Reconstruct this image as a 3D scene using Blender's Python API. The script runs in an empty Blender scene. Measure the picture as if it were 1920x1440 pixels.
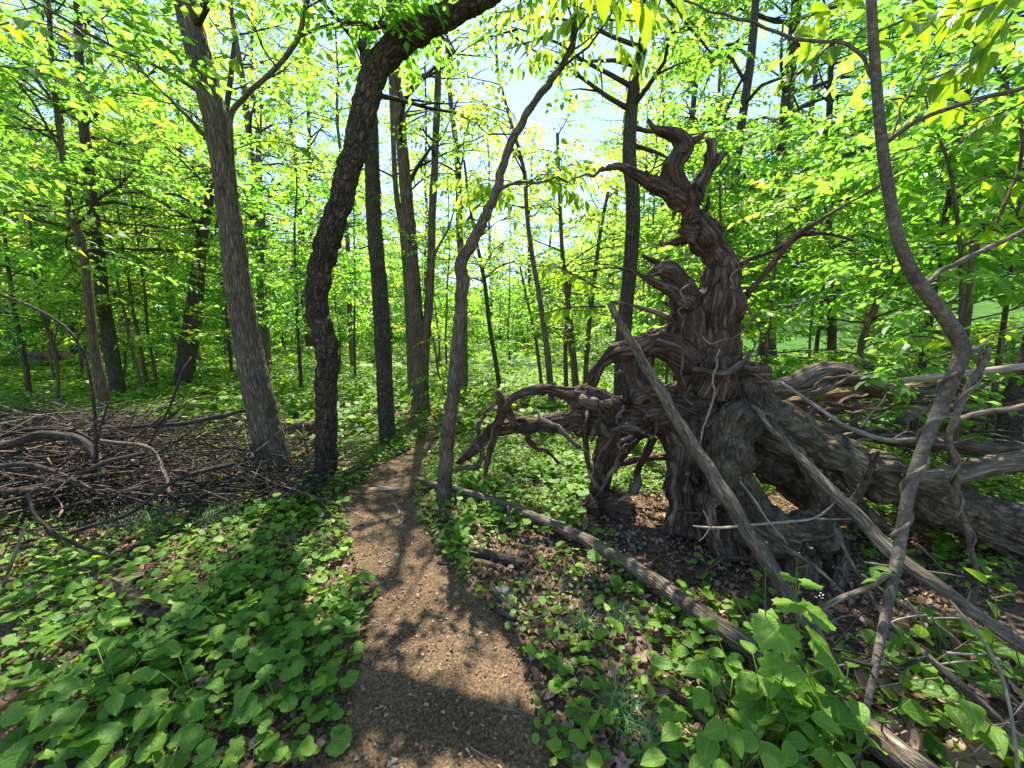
import bpy, math, random
import numpy as np
from mathutils import Vector, Matrix
random.seed(7); RNG = np.random.default_rng(7)
R = math.radians
sc = bpy.context.scene
COL = sc.collection

# ------------------------------------------------------------------ camera, light, exposure
F = 725.0; PITCH = R(7.85); CAMH = 1.55
cam = bpy.data.cameras.new('camera'); camo = bpy.data.objects.new('camera', cam); COL.objects.link(camo)
cam.sensor_width = 36; cam.lens = F / 1920 * 36; cam.clip_start = 0.03; cam.clip_end = 2000
camo.location = (0, 0, CAMH); camo.rotation_euler = (R(90) - PITCH, 0, 0)
sc.camera = camo
SUN_EL = R(60); SUN_AZ = R(-4)          # azimuth from +Y towards +X
w = bpy.data.worlds.new('World'); sc.world = w; w.use_nodes = True
nt = w.node_tree; nt.nodes.clear()
sky = nt.nodes.new('ShaderNodeTexSky'); sky.sky_type = 'NISHITA'; sky.sun_disc = False
sky.sun_elevation = SUN_EL; sky.sun_rotation = SUN_AZ; sky.air_density = 1.0; sky.dust_density = 0.4; sky.ozone_density = 2.0
bg = nt.nodes.new('ShaderNodeBackground'); bg.inputs[1].default_value = 0.12
wo = nt.nodes.new('ShaderNodeOutputWorld')
nt.links.new(sky.outputs[0], bg.inputs[0]); nt.links.new(bg.outputs[0], wo.inputs[0])
sl = bpy.data.lights.new('sun', 'SUN'); sl.energy = 5.0; sl.angle = R(0.53); sl.color = (1.0, 0.95, 0.86)
so = bpy.data.objects.new('sun', sl); COL.objects.link(so)
sd = Vector((math.sin(SUN_AZ) * math.cos(SUN_EL), math.cos(SUN_AZ) * math.cos(SUN_EL), math.sin(SUN_EL)))
so.rotation_euler = sd.to_track_quat('Z', 'Y').to_euler(); so.location = (0, 10, 30)
sc.view_settings.view_transform = 'Standard'; sc.view_settings.look = 'None'
sc.view_settings.exposure = 1.45; sc.view_settings.gamma = 1.0; sc.view_settings.use_curve_mapping = False
sc.render.engine = 'CYCLES'
cy = sc.cycles
cy.max_bounces = 6; cy.diffuse_bounces = 4; cy.glossy_bounces = 2; cy.transmission_bounces = 4
cy.transparent_max_bounces = 4; cy.caustics_reflective = False; cy.caustics_refractive = False
cy.use_denoising = True; cy.sample_clamp_indirect = 6

# ------------------------------------------------------------------ small maths
def _h(i, j, k, s):
    a = (i.astype(np.int64) * 374761393 + j.astype(np.int64) * 668265263 + k.astype(np.int64) * 1274126177 + s * 974634777) & 0xffffffff
    a = ((a ^ (a >> 13)) * 1274126177) & 0xffffffff
    a = a ^ (a >> 16)
    return (a & 0xffff) / 32767.5 - 1.0
def vn(p, s=0):
    p = np.asarray(p, float); i = np.floor(p).astype(np.int64); f = p - i; u = f * f * (3 - 2 * f)
    r = 0
    for a in (0, 1):
        for b in (0, 1):
            for c in (0, 1):
                wt = (u[:, 0] if a else 1 - u[:, 0]) * (u[:, 1] if b else 1 - u[:, 1]) * (u[:, 2] if c else 1 - u[:, 2])
                r = r + wt * _h(i[:, 0] + a, i[:, 1] + b, i[:, 2] + c, s)
    return r
def fbm(p, o=3, s=0):
    r = 0; a = 1; t = 0
    for k in range(o):
        r = r + a * vn(np.asarray(p) * 2 ** k, s + k); t += a; a *= .5
    return r / t
def n2(x, y, f, s=0, o=2):
    x = np.atleast_1d(np.asarray(x, float)); y = np.atleast_1d(np.asarray(y, float))
    return fbm(np.stack([x * f, y * f, 0 * x + .37], 1), o, s)
def softplus(u): return np.where(u > 20, u, np.log1p(np.exp(np.minimum(u, 20))))

CP, SP = math.cos(PITCH), math.sin(PITCH)
def ray(px, py):
    cx = (px - 960) / F; c = (720 - py) / F
    return cx, CP + c * SP, -SP + c * CP
def proj(p):          # world -> photo pixels (used only to decide how finely to build things)
    x, y, z = p[..., 0], p[..., 1], p[..., 2] - CAMH
    d = y * CP - z * SP; u = y * SP + z * CP
    return 960 + x / d * F, 720 - u / d * F, d
# path edges traced on the ground: (y, left, right)
_pe = [(1600, 575, 1070), (1440, 610, 1035), (1300, 642, 1000), (1200, 662, 985), (1100, 692, 885), (1000, 645, 800), (940, 637, 785), (900, 678, 790), (870, 712, 798), (840, 772, 822), (820, 792, 828), (800, 802, 828), (775, 802, 812)]
def _flat(px, py):
    a, b, c = ray(px, py); t = -CAMH / c; return a * t, b * t
_pt = []
for py, l, r in _pe:
    xl, y = _flat(l, py); xr, _ = _flat(r, py); _pt.append((y, (xl + xr) / 2, (xr - xl) / 2))
_pt = np.array(_pt)
def pathd(x, y):      # <1 on the path
    c = np.interp(y, _pt[:, 0], _pt[:, 1]); h = np.interp(y, _pt[:, 0], _pt[:, 2], right=.01)
    return np.abs(np.asarray(x) - c) / h
def H(x, y):
    x = np.atleast_1d(np.asarray(x, float)); y = np.atleast_1d(np.asarray(y, float))
    h = .17 * 1.5 * softplus((1.1 * x + .3 * y - 13.5) / 1.5)
    d = np.hypot(x, y)
    h = h + .035 * n2(x, y, .9, 3) * np.clip(d / 3, .3, 1) + .12 * n2(x, y, .13, 9) * np.clip((d - 4) / 8, 0, 1)
    h = h - .03 * np.clip(1.3 - pathd(x, y), 0, .6) * (y < 12)
    return h
def h1(x, y): return float(H(x, y)[0])
_TS = np.geomspace(.3, 95, 90)
def G(px, py):
    a, b, c = ray(px, py); t0, t1 = _TS[0], _TS[-1]
    if c < -.12: tm = -CAMH / c; ts = np.linspace(tm * .8, tm * 1.25, 16)
    else: ts = _TS
    for it in range(2):
        d = CAMH + c * ts - H(a * ts, b * ts); k = np.where(d < 0)[0]; k = max(1, int(k[0])) if len(k) else len(ts) - 1
        if it == 0: ts = np.linspace(ts[k - 1], ts[k], 8)
    u = d[k - 1] / (d[k - 1] - d[k] + 1e-12); t = ts[k - 1] + (ts[k] - ts[k - 1]) * min(1, max(0, u))
    return Vector((a * t, b * t, h1(a * t, b * t)))
def P(px, py, Y):
    a, b, c = ray(px, py); t = Y / b
    return np.array((a * t, Y, CAMH + c * t)), t
def wcorr(pts):       # round things far off the lens axis look wider than they are
    a = np.array([[p[0], p[1]] for p in pts], float)
    if len(a) < 2: return np.ones(len(a))
    t = np.gradient(a, axis=0); t /= np.linalg.norm(t, axis=1)[:, None] + 1e-9; o = (a - [960, 720]) / F
    return 1 / np.sqrt(1 + (o[:, 0] * t[:, 1] - o[:, 1] * t[:, 0]) ** 2)
def W(pts, Y0, Y1=None):      # traced (px, py, width[, Y]) -> world points, radii
    if Y1 is None: Y1 = Y0
    Q = []; r = []
    n = len(pts)
    for i, p in enumerate(pts):
        Y = p[3] if len(p) > 3 else Y0 + (Y1 - Y0) * i / max(1, n - 1)
        q, t = P(p[0], p[1], Y); Q.append(q); r.append(p[2] / 2 / F * t)
    return np.array(Q), np.array(r) * wcorr(pts)

def spline(Pt, Rd, step):
    Pt = np.asarray(Pt, float); Rd = np.asarray(Rd, float)
    if len(Pt) < 2: return Pt, Rd
    e = np.vstack([2 * Pt[0] - Pt[1], Pt, 2 * Pt[-1] - Pt[-2]]); re = np.concatenate([[Rd[0]], Rd, [Rd[-1]]])
    op = []; orr = []
    for i in range(1, len(e) - 2):
        n = max(1, int(round(np.linalg.norm(e[i + 1] - e[i]) / step)))
        t = (np.arange(n) / n)[:, None]
        a, b, c, d = e[i - 1], e[i], e[i + 1], e[i + 2]
        op.append(.5 * (2 * b + (c - a) * t + (2 * a - 5 * b + 4 * c - d) * t ** 2 + (3 * b - a - 3 * c + d) * t ** 3))
        orr.append(re[i] + (re[i + 1] - re[i]) * t[:, 0])
    op.append(Pt[-1:]); orr.append(Rd[-1:])
    return np.vstack(op), np.concatenate(orr)
def frames(Pt):
    T = np.gradient(Pt, axis=0); T /= np.linalg.norm(T, axis=1)[:, None] + 1e-9
    n = np.cross(T[0], (0.31, 1, 0.12)); n /= np.linalg.norm(n) + 1e-9
    N = np.empty_like(T)
    for i in range(len(T)):
        n = n - T[i] * n.dot(T[i]); n /= np.linalg.norm(n) + 1e-9; N[i] = n
    return T, N, np.cross(T, N)
def tube(Pt, Rd, ns=8, step=None, ridge=0, k=7, tw=0, nz=0, seed=0, spl=True, flare=0, jit=0, fine=0, fs=30):
    Pt = np.asarray(Pt, float); Rd = np.asarray(Rd, float)
    if spl: Pt, Rd = spline(Pt, Rd, step or max(Rd.max() * 1.2, .02))
    m = len(Pt)
    if jit: 
        Pt = Pt + np.stack([vn(np.stack([np.arange(m) * .33, np.full(m, c * 7.7), np.full(m, seed * 1.3)], 1), 5) for c in range(3)], 1) * jit
    T, N, B = frames(Pt)
    s = np.concatenate([[0], np.cumsum(np.linalg.norm(np.diff(Pt, axis=0), axis=1))])
    th = np.linspace(0, 2 * np.pi, ns, endpoint=False)
    TH, S = np.meshgrid(th, s)
    RR = np.repeat(Rd[:, None], ns, 1)
    if flare: RR = RR * (1 + flare * np.exp(-S / .22) * (1 + .35 * np.cos(TH * 3 + seed)))
    if ridge or nz:
        q = np.stack([np.cos(TH).ravel() * 1.3, np.sin(TH).ravel() * 1.3, (S / (Rd.mean() * 3 + .01)).ravel() + seed * 3.1], 1)
        d = nz * fbm(q, 3, seed).reshape(TH.shape)
        if ridge:
            ph = TH * k + tw * S + 2.0 * vn(q * [.6, .6, .8], seed + 5).reshape(TH.shape)
            d = d + ridge * (np.abs(np.sin(ph / 2)) ** .7 - .6)
        RR = RR * (1 + d)
    if fine:
        q = np.stack([(np.cos(TH) * RR).ravel() * 60, (np.sin(TH) * RR).ravel() * 60, (S * fs).ravel()], 1)
        RR = RR + fine * (np.abs(fbm(q, 3, seed + 40)).reshape(TH.shape) * 2.2 - .5)
    V = Pt[:, None, :] + RR[..., None] * (np.cos(TH)[..., None] * N[:, None, :] + np.sin(TH)[..., None] * B[:, None, :])
    BC = np.stack([np.cos(TH) * RR, np.sin(TH) * RR, S + seed * 1.7], -1)
    V = V.reshape(-1, 3); BC = BC.reshape(-1, 3)
    i = np.arange(m - 1)[:, None] * ns; j = np.arange(ns)[None, :]; j2 = (j + 1) % ns
    Q = np.stack([i + j, i + j2, i + ns + j2, i + ns + j], -1).reshape(-1, 4)
    a = len(V); V = np.vstack([V, Pt[0] - T[0] * Rd[0] * .3, Pt[-1] + T[-1] * Rd[-1] * .3]); BC = np.vstack([BC, [0, 0, seed * 1.7], [0, 0, s[-1] + seed * 1.7]])
    jj = np.arange(ns); e = (m - 1) * ns
    TR = np.vstack([np.stack([jj * 0 + a, (jj + 1) % ns, jj], 1), np.stack([jj * 0 + a + 1, e + jj, e + (jj + 1) % ns], 1)])
    return V, [Q, TR], BC

def mesh(name, V, Fs, mat, bc=None, var=None, lc=None, smooth=True):
    me = bpy.data.meshes.new(name)
    V = np.asarray(V, np.float32); me.vertices.add(len(V)); me.vertices.foreach_set('co', V.ravel())
    Fs = [f for f in Fs if len(f)]
    loops = np.concatenate([f.ravel() for f in Fs]).astype(np.int32)
    tot = np.concatenate([np.full(len(f), f.shape[1]) for f in Fs]).astype(np.int32)
    st = np.concatenate([[0], np.cumsum(tot)[:-1]]).astype(np.int32)
    me.loops.add(len(loops)); me.loops.foreach_set('vertex_index', loops)
    me.polygons.add(len(tot)); me.polygons.foreach_set('loop_start', st)
    me.polygons.foreach_set('use_smooth', np.full(len(tot), smooth))
    if bc is not None: me.attributes.new('bc', 'FLOAT_VECTOR', 'POINT').data.foreach_set('vector', np.asarray(bc, np.float32).ravel())
    if lc is not None: me.attributes.new('lc', 'FLOAT_VECTOR', 'POINT').data.foreach_set('vector', np.asarray(lc, np.float32).ravel())
    if var is not None: me.attributes.new('var', 'FLOAT', 'POINT').data.foreach_set('value', np.asarray(var, np.float32).ravel())
    me.update(calc_edges=True)
    for m in (mat if isinstance(mat, (list, tuple)) else [mat]): me.materials.append(m)
    return me
class MB:
    def __init__(s): s.V = []; s.F = {}; s.A = []; s.n = 0; s.var = []
    def add(s, V, Fs, A=None, var=0.0):
        s.V.append(V)
        for f in Fs: s.F.setdefault(f.shape[1], []).append(f + s.n)
        s.A.append(np.zeros((len(V), 3)) if A is None else A)
        s.var.append(np.full(len(V), var) if np.isscalar(var) else var); s.n += len(V)
    def tube(s, *a, var=0.0, **k):
        V, Fs, B = tube(*a, **k); s.add(V, Fs, B, var)
    def mesh(s, name, mat, smooth=True, kind='bc'):
        return mesh(name, np.vstack(s.V), [np.vstack(f) for f in s.F.values()], mat, np.vstack(s.A) if kind == 'bc' else None,
                    np.concatenate(s.var), np.vstack(s.A) if kind == 'lc' else None, smooth)
def tag(o, label=None, cat=None, group=None, kind=None):
    if label: o['label'] = label
    if cat: o['category'] = cat
    if group: o['group'] = group
    if kind: o['kind'] = kind
    return o
def ob(name, me, parent=None, loc=None):
    o = bpy.data.objects.new(name, me); COL.objects.link(o)
    if parent is not None:
        o.parent = parent
        if loc is None: o.location = -Vector(parent.location)     # mesh is in world coordinates
    if loc is not None: o.location = loc
    return o
def empty(name, loc, label=None, cat=None, group=None):
    o = bpy.data.objects.new(name, None); COL.objects.link(o); o.location = loc; o.empty_display_size = .1
    return tag(o, label, cat, group)
def copy_tree(o, parent=None):
    c = o.copy(); COL.objects.link(c); c.parent = parent
    for ch in o.children: 
        if ch.name in bpy.data.objects: copy_tree(ch, c)
    return c

# ------------------------------------------------------------------ materials
def nmat(name):
    m = bpy.data.materials.new(name); m.use_nodes = True; t = m.node_tree; t.nodes.clear()
    return m, t, (lambda ty, **kw: _n(t, ty, **kw)), t.links.new
def _n(t, ty, **kw):
    n = t.nodes.new('ShaderNode' + ty)
    for k, v in kw.items():
        if k[0] == 'i' and k[1:].isdigit(): n.inputs[int(k[1:])].default_value = v
        else: setattr(n, k, v)
    return n
def ramp(t, fac, stops):
    r = t.nodes.new('ShaderNodeValToRGB'); e = r.color_ramp.elements
    while len(e) < len(stops): e.new(.5)
    for x, (p, c) in zip(e, stops): x.position = p; x.color = (*c, 1)
    t.links.new(fac, r.inputs[0]); return r.outputs[0]
def bark(name, dark, mid, light, sc_=(40, 40, 9), style='ridge', bump=.6, moss=0, rough=.9, var=.25):
    m, t, N, L = nmat(name)
    at = N('Attribute', attribute_name='bc'); mp = N('Mapping'); mp.inputs['Scale'].default_value = sc_
    L(at.outputs['Vector'], mp.inputs[0])
    no = N('TexNoise'); no.inputs['Scale'].default_value = 1; no.inputs['Detail'].default_value = 5; no.inputs['Roughness'].default_value = .65
    no.inputs['Distortion'].default_value = .9; L(mp.outputs[0], no.inputs['Vector'])
    if style == 'plate':
        vo = N('TexVoronoi', feature='DISTANCE_TO_EDGE'); vo.inputs['Scale'].default_value = .55; vo.inputs['Randomness'].default_value = 1
        mx = N('MixRGB'); mx.inputs[0].default_value = .55; L(mp.outputs[0], mx.inputs[1]); 
        n3 = N('TexNoise'); n3.inputs['Scale'].default_value = .6; n3.inputs['Detail'].default_value = 3; L(mp.outputs[0], n3.inputs['Vector'])
        ad = N('VectorMath', operation='MULTIPLY_ADD'); L(n3.outputs['Color'], ad.inputs[0]); ad.inputs[1].default_value = (2.4, 2.4, 2.4); L(mp.outputs[0], ad.inputs[2])
        L(ad.outputs[0], vo.inputs['Vector'])
        ml = N('Math', operation='MULTIPLY_ADD', use_clamp=True); L(vo.outputs['Distance'], ml.inputs[0]); ml.inputs[1].default_value = 5; ml.inputs[2].default_value = .12
        m2 = N('Math', operation='MULTIPLY_ADD'); L(no.outputs[0], m2.inputs[0]); m2.inputs[1].default_value = 1.5; m2.inputs[2].default_value = -.28
        m4 = N('Math', operation='MULTIPLY', use_clamp=True); L(ml.outputs[0], m4.inputs[0]); L(m2.outputs[0], m4.inputs[1]); h = m4.outputs[0]
    else:
        vo = N('TexVoronoi', feature='DISTANCE_TO_EDGE'); vo.inputs['Scale'].default_value = .8
        n3 = N('TexNoise'); n3.inputs['Scale'].default_value = .5; n3.inputs['Detail'].default_value = 2; L(mp.outputs[0], n3.inputs['Vector'])
        ad = N('VectorMath', operation='MULTIPLY_ADD'); L(n3.outputs['Color'], ad.inputs[0]); ad.inputs[1].default_value = (3, 3, 3); L(mp.outputs[0], ad.inputs[2])
        L(ad.outputs[0], vo.inputs['Vector'])
        ml = N('Math', operation='MULTIPLY_ADD', use_clamp=True); L(vo.outputs['Distance'], ml.inputs[0]); ml.inputs[1].default_value = 1.1
        L(no.outputs[0], ml.inputs[2]); 
        m2 = N('Math', operation='SUBTRACT'); L(ml.outputs[0], m2.inputs[0]); m2.inputs[1].default_value = .15; h = m2.outputs[0]
    c = ramp(t, h, [(0.12, dark), (.45, mid), (.85, light)])
    big = N('TexNoise'); big.inputs['Scale'].default_value = 5; big.inputs['Detail'].default_value = 4; tc = N('TexCoord'); L(tc.outputs['Object'], big.inputs['Vector'])
    hv = N('HueSaturation'); L(c, hv.inputs['Color']); mr = N('MapRange'); L(big.outputs[0], mr.inputs[0]); mr.inputs[1].default_value = .3; mr.inputs[2].default_value = .7
    mr.inputs[3].default_value = 1 - var; mr.inputs[4].default_value = 1 + var; L(mr.outputs[0], hv.inputs['Value']); c = hv.outputs[0]
    if moss:
        ms = N('TexNoise'); ms.inputs['Scale'].default_value = 9; ms.inputs['Detail'].default_value = 6; L(tc.outputs['Object'], ms.inputs['Vector'])
        mm = N('MapRange'); L(ms.outputs[0], mm.inputs[0]); mm.inputs[1].default_value = .52; mm.inputs[2].default_value = .66; mm.inputs[4].default_value = moss
        mx = N('MixRGB'); L(mm.outputs[0], mx.inputs[0]); L(c, mx.inputs[1]); mx.inputs[2].default_value = (.20, .19, .13, 1); c = mx.outputs[0]
    b = N('Bump'); b.inputs['Strength'].default_value = bump; b.inputs['Distance'].default_value = .02; L(h, b.inputs['Height'])
    pb = N('BsdfPrincipled'); pb.inputs['Roughness'].default_value = rough; pb.inputs['Specular IOR Level'].default_value = .25
    L(c, pb.inputs['Base Color']); L(b.outputs[0], pb.inputs['Normal'])
    o = N('OutputMaterial'); L(pb.outputs[0], o.inputs[0]); return m
def leafmat(name, c0, c1, c2, tr, mix=.5, rough=.42, veins=False, holes=False):
    m, t, N, L = nmat(name)
    at = N('Attribute', attribute_name='var'); oi = N('ObjectInfo')
    ad = N('Math', operation='MULTIPLY_ADD'); L(oi.outputs['Random'], ad.inputs[0]); ad.inputs[1].default_value = .45; L(at.outputs['Fac'], ad.inputs[2])
    fr = N('Math', operation='FRACT'); L(ad.outputs[0], fr.inputs[0])
    c = ramp(t, fr.outputs[0], [(0, c0), (.5, c1), (1, c2)])
    norm = None
    if veins:
        lc = N('Attribute', attribute_name='lc'); sp = N('SeparateXYZ'); L(lc.outputs['Vector'], sp.inputs[0])
        a2 = N('Math', operation='ARCTAN2'); L(sp.outputs[1], a2.inputs[0]); L(sp.outputs[0], a2.inputs[1])
        m1 = N('Math', operation='MULTIPLY'); L(a2.outputs[0], m1.inputs[0]); m1.inputs[1].default_value = 4.2
        s1 = N('Math', operation='COSINE'); L(m1.outputs[0], s1.inputs[0])
        p1 = N('Math', operation='POWER'); m3 = N('Math', operation='ABSOLUTE'); L(s1.outputs[0], m3.inputs[0]); L(m3.outputs[0], p1.inputs[0]); p1.inputs[1].default_value = 22
        no = N('TexNoise'); no.inputs['Scale'].default_value = 9; no.inputs['Detail'].default_value = 4; L(lc.outputs['Vector'], no.inputs['Vector'])
        sm = N('Math', operation='MULTIPLY_ADD'); L(p1.outputs[0], sm.inputs[0]); sm.inputs[1].default_value = -.5; L(no.outputs[0], sm.inputs[2])
        b = N('Bump'); b.inputs['Strength'].default_value = .45; b.inputs['Distance'].default_value = .008; L(sm.outputs[0], b.inputs['Height']); norm = b.outputs[0]
        mx = N('MixRGB', blend_type='MULTIPLY'); mx.inputs[0].default_value = .55; L(c, mx.inputs[1])
        vc = ramp(t, sm.outputs[0], [(0.0, (1.5, 1.4, 1.5)), (.35, (1, 1, 1)), (.7, (.72, .78, .7))]); L(vc, mx.inputs[2]); c = mx.outputs[0]
    pb = N('BsdfPrincipled'); pb.inputs['Roughness'].default_value = rough; pb.inputs['Specular IOR Level'].default_value = .4
    L(c, pb.inputs['Base Color'])
    tl = N('BsdfTranslucent'); tm = N('MixRGB', blend_type='MULTIPLY'); tm.inputs[0].default_value = 1; L(c, tm.inputs[1]); tm.inputs[2].default_value = (*tr, 1)
    L(tm.outputs[0], tl.inputs[0])
    if norm: L(norm, pb.inputs['Normal']); L(norm, tl.inputs['Normal'])
    mx = N('MixShader'); mx.inputs[0].default_value = mix; L(pb.outputs[0], mx.inputs[1]); L(tl.outputs[0], mx.inputs[2])
    o = N('OutputMaterial'); L(mx.outputs[0], o.inputs[0]); return m
M = {}
M['cherry'] = bark('cherry_bark', (.010, .007, .005), (.048, .033, .025), (.17, .12, .09), (36, 36, 24), 'ridge', 1.0)
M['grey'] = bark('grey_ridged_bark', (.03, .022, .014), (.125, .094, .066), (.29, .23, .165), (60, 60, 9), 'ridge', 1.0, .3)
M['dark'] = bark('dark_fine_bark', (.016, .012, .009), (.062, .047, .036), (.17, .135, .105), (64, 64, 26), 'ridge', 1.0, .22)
M['brown'] = bark('brown_furrowed_bark', (.03, .02, .013), (.115, .08, .052), (.23, .17, .12), (46, 46, 5), 'ridge', .9, .2)
M['smooth'] = bark('smooth_sapling_bark', (.06, .047, .036), (.12, .095, .072), (.20, .165, .13), (34, 34, 30), 'ridge', .4, .3)
M['dead'] = bark('weathered_dead_wood', (.014, .008, .006), (.075, .045, .031), (.21, .145, .105), (34, 34, 4), 'ridge', 1.0, .12, var=.45)
M['deadgrey'] = bark('weathered_grey_wood', (.03, .021, .015), (.13, .096, .068), (.30, .235, .17), (34, 34, 5), 'ridge', 1.0, .3, var=.4)
M['root'] = bark('lichened_root_bark', (.02, .013, .008), (.078, .056, .036), (.20, .155, .10), (34, 34, 10), 'ridge', 1.0, .4, var=.45)
M['stick'] = bark('dry_stick_bark', (.03, .021, .015), (.13, .098, .07), (.30, .24, .18), (60, 60, 12), 'ridge', .6, .2, var=.35)
M['stickdark'] = bark('dark_stick_bark', (.013, .009, .007), (.045, .033, .025), (.11, .088, .066), (60, 60, 12), 'ridge', .5, var=.4)
M['pale'] = bark('pale_bleached_twig', (.12, .095, .07), (.27, .22, .165), (.44, .37, .29), (60, 60, 12), 'ridge', .3)
M['twig'] = bark('twig_bark', (.02, .014, .010), (.06, .043, .030), (.11, .082, .058), (50, 50, 15), 'ridge', .2)
M['orange'] = bark('orange_rotten_wood', (.05, .03, .015), (.19, .115, .055), (.36, .24, .12), (30, 30, 5), 'ridge', .8, .15)
M['leaf'] = leafmat('tree_leaf', (.055, .155, .02), (.10, .24, .026), (.17, .33, .034), (2.8, 2.4, 1.9), .62)
M['leafy'] = leafmat('yellow_green_leaf', (.10, .21, .024), (.16, .29, .03), (.23, .35, .046), (2.6, 2.15, 1.9), .62)
M['leafd'] = leafmat('deep_green_leaf', (.045, .13, .018), (.085, .20, .025), (.14, .27, .032), (3.3, 2.9, 2.0), .6)
M['big'] = leafmat('broad_overhanging_leaf', (.10, .22, .014), (.16, .30, .018), (.24, .37, .02), (2.9, 2.2, 1.1), .58, .38, True)
M['herb'] = leafmat('herb_leaf', (.095, .22, .02), (.17, .31, .03), (.27, .42, .06), (2.0, 1.7, 1.0), .42, .5, True)
M['herbs'] = leafmat('small_herb_leaf', (.06, .15, .012), (.13, .26, .022), (.23, .37, .035), (2.0, 1.7, 1.0), .42, .55)
M['grass'] = leafmat('bluish_grass', (.07, .16, .05), (.10, .21, .08), (.15, .27, .10), (1.3, 1.4, 1.0), .3, .5)
M['litter'] = leafmat('dead_leaf', (.10, .055, .033), (.25, .155, .10), (.45, .32, .22), (1.2, .9, .6), .2, .75)
M['chip'] = leafmat('pale_chip', (.09, .055, .035), (.18, .125, .08), (.36, .28, .19), (1, .9, .7), .05, .85)

# ------------------------------------------------------------------ ground, path, lawn, road
def groundmat(name, cols, green, gfac=None, fine=60, bump=.5):
    m, t, N, L = nmat(name)
    tc = N('TexCoord'); a = N('TexNoise'); a.inputs['Scale'].default_value = fine; a.inputs['Detail'].default_value = 8; a.inputs['Roughness'].default_value = .72
    L(tc.outputs['Object'], a.inputs['Vector'])
    v = N('TexVoronoi'); v.inputs['Scale'].default_value = fine * .9; L(tc.outputs['Object'], v.inputs['Vector'])
    mx = N('Math', operation='MULTIPLY_ADD'); L(v.outputs['Distance'], mx.inputs[0]); mx.inputs[1].default_value = -.25; L(a.outputs[0], mx.inputs[2])
    c = ramp(t, mx.outputs[0], [(.15, cols[0]), (.38, cols[1]), (.62, cols[2])])
    b2 = N('TexNoise'); b2.inputs['Scale'].default_value = 2.3; b2.inputs['Detail'].default_value = 5; L(tc.outputs['Object'], b2.inputs['Vector'])
    hs = N('HueSaturation'); L(c, hs.inputs['Color']); mr = N('MapRange'); L(b2.outputs[0], mr.inputs[0]); mr.inputs[1].default_value = .3; mr.inputs[2].default_value = .7; mr.inputs[3].default_value = .6; mr.inputs[4].default_value = 1.3
    L(mr.outputs[0], hs.inputs['Value']); c = hs.outputs[0]
    if gfac:
        at = N('Attribute', attribute_name='var'); g = ramp(t, a.outputs[0], [(.3, green[0]), (.6, green[1])])
        m2 = N('MixRGB'); L(at.outputs['Fac'], m2.inputs[0]); L(c, m2.inputs[1]); L(g, m2.inputs[2]); c = m2.outputs[0]
    bp = N('Bump'); bp.inputs['Strength'].default_value = bump; bp.inputs['Distance'].default_value = .015; L(mx.outputs[0], bp.inputs['Height'])
    pb = N('BsdfPrincipled'); pb.inputs['Roughness'].default_value = .95; pb.inputs['Specular IOR Level'].default_value = .15
    L(c, pb.inputs['Base Color']); L(bp.outputs[0], pb.inputs['Normal']); o = N('OutputMaterial'); L(pb.outputs[0], o.inputs[0]); return m
M['floor'] = groundmat('forest_floor_soil', [(.035, .021, .013), (.11, .07, .044), (.26, .18, .12)], [(.03, .07, .012), (.09, .17, .03)], True, 55, .8)
M['path'] = groundmat('trodden_path_soil', [(.035, .021, .011), (.125, .081, .046), (.28, .195, .115)], None, None, 85, .7)
M['lawn'] = groundmat('mown_lawn', [(.03, .085, .012), (.05, .125, .018), (.08, .17, .03)], None, None, 9, .3)
M['road'] = groundmat('grey_asphalt', [(.11, .11, .115), (.14, .14, .15), (.18, .18, .19)], None, None, 30, .2)

def grid(xs, ys, dz=0.0):
    X, Y = np.meshgrid(xs, ys); Z = H(X.ravel(), Y.ravel()).reshape(X.shape) + dz
    V = np.stack([X, Y, Z], -1).reshape(-1, 3); n, m_ = X.shape
    i = (np.arange(n - 1)[:, None] * m_ + np.arange(m_ - 1)[None, :])
    return V, np.stack([i, i + 1, i + m_ + 1, i + m_], -1).reshape(-1, 4)
u = np.linspace(-1, 1, 331); gx = np.sinh(u * 5.2) / np.sinh(5.2) * 180
u = np.linspace(-.72, 1, 331); gy = np.sinh(u * 5.2) / np.sinh(5.2) * 180 + 1.5
V, Q = grid(gx, gy)
d = np.hypot(V[:, 0], V[:, 1])
gf = np.clip((d - 5) / 10, 0, .9) + .25 * n2(V[:, 0], V[:, 1], .8, 4)
tag(ob('forest_floor', mesh('forest_floor', V, [Q], M['floor'], var=np.clip(gf, 0, .92))), kind='structure')
# path strip, ragged edges, 6 mm above the floor
ys = np.arange(-1.5, 9.4, .045); nx = 28; tt = np.linspace(-1, 1, nx)
c = np.interp(ys, _pt[:, 0], _pt[:, 1]); hw = np.interp(ys, _pt[:, 0], _pt[:, 2])
er = [1 + .30 * n2(np.full_like(ys, s * 3.), ys, 3.6, 21, 4) for s in (-1, 1)]
X = c[:, None] + hw[:, None] * np.where(tt[None] < 0, er[0][:, None], er[1][:, None]) * tt[None]
Y = np.repeat(ys[:, None], nx, 1); Z = H(X.ravel(), Y.ravel()).reshape(X.shape) + .006 - .02 * (np.abs(tt)[None] > .99)
Z += .008 * n2(X.ravel(), Y.ravel(), 9, 31, 3).reshape(X.shape)
i = (np.arange(len(ys) - 1)[:, None] * nx + np.arange(nx - 1)[None, :])
tag(ob('path', mesh('path', np.stack([X, Y, Z], -1).reshape(-1, 3), [np.stack([i, i + 1, i + nx + 1, i + nx], -1).reshape(-1, 4)], M['path'])), kind='structure')
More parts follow.
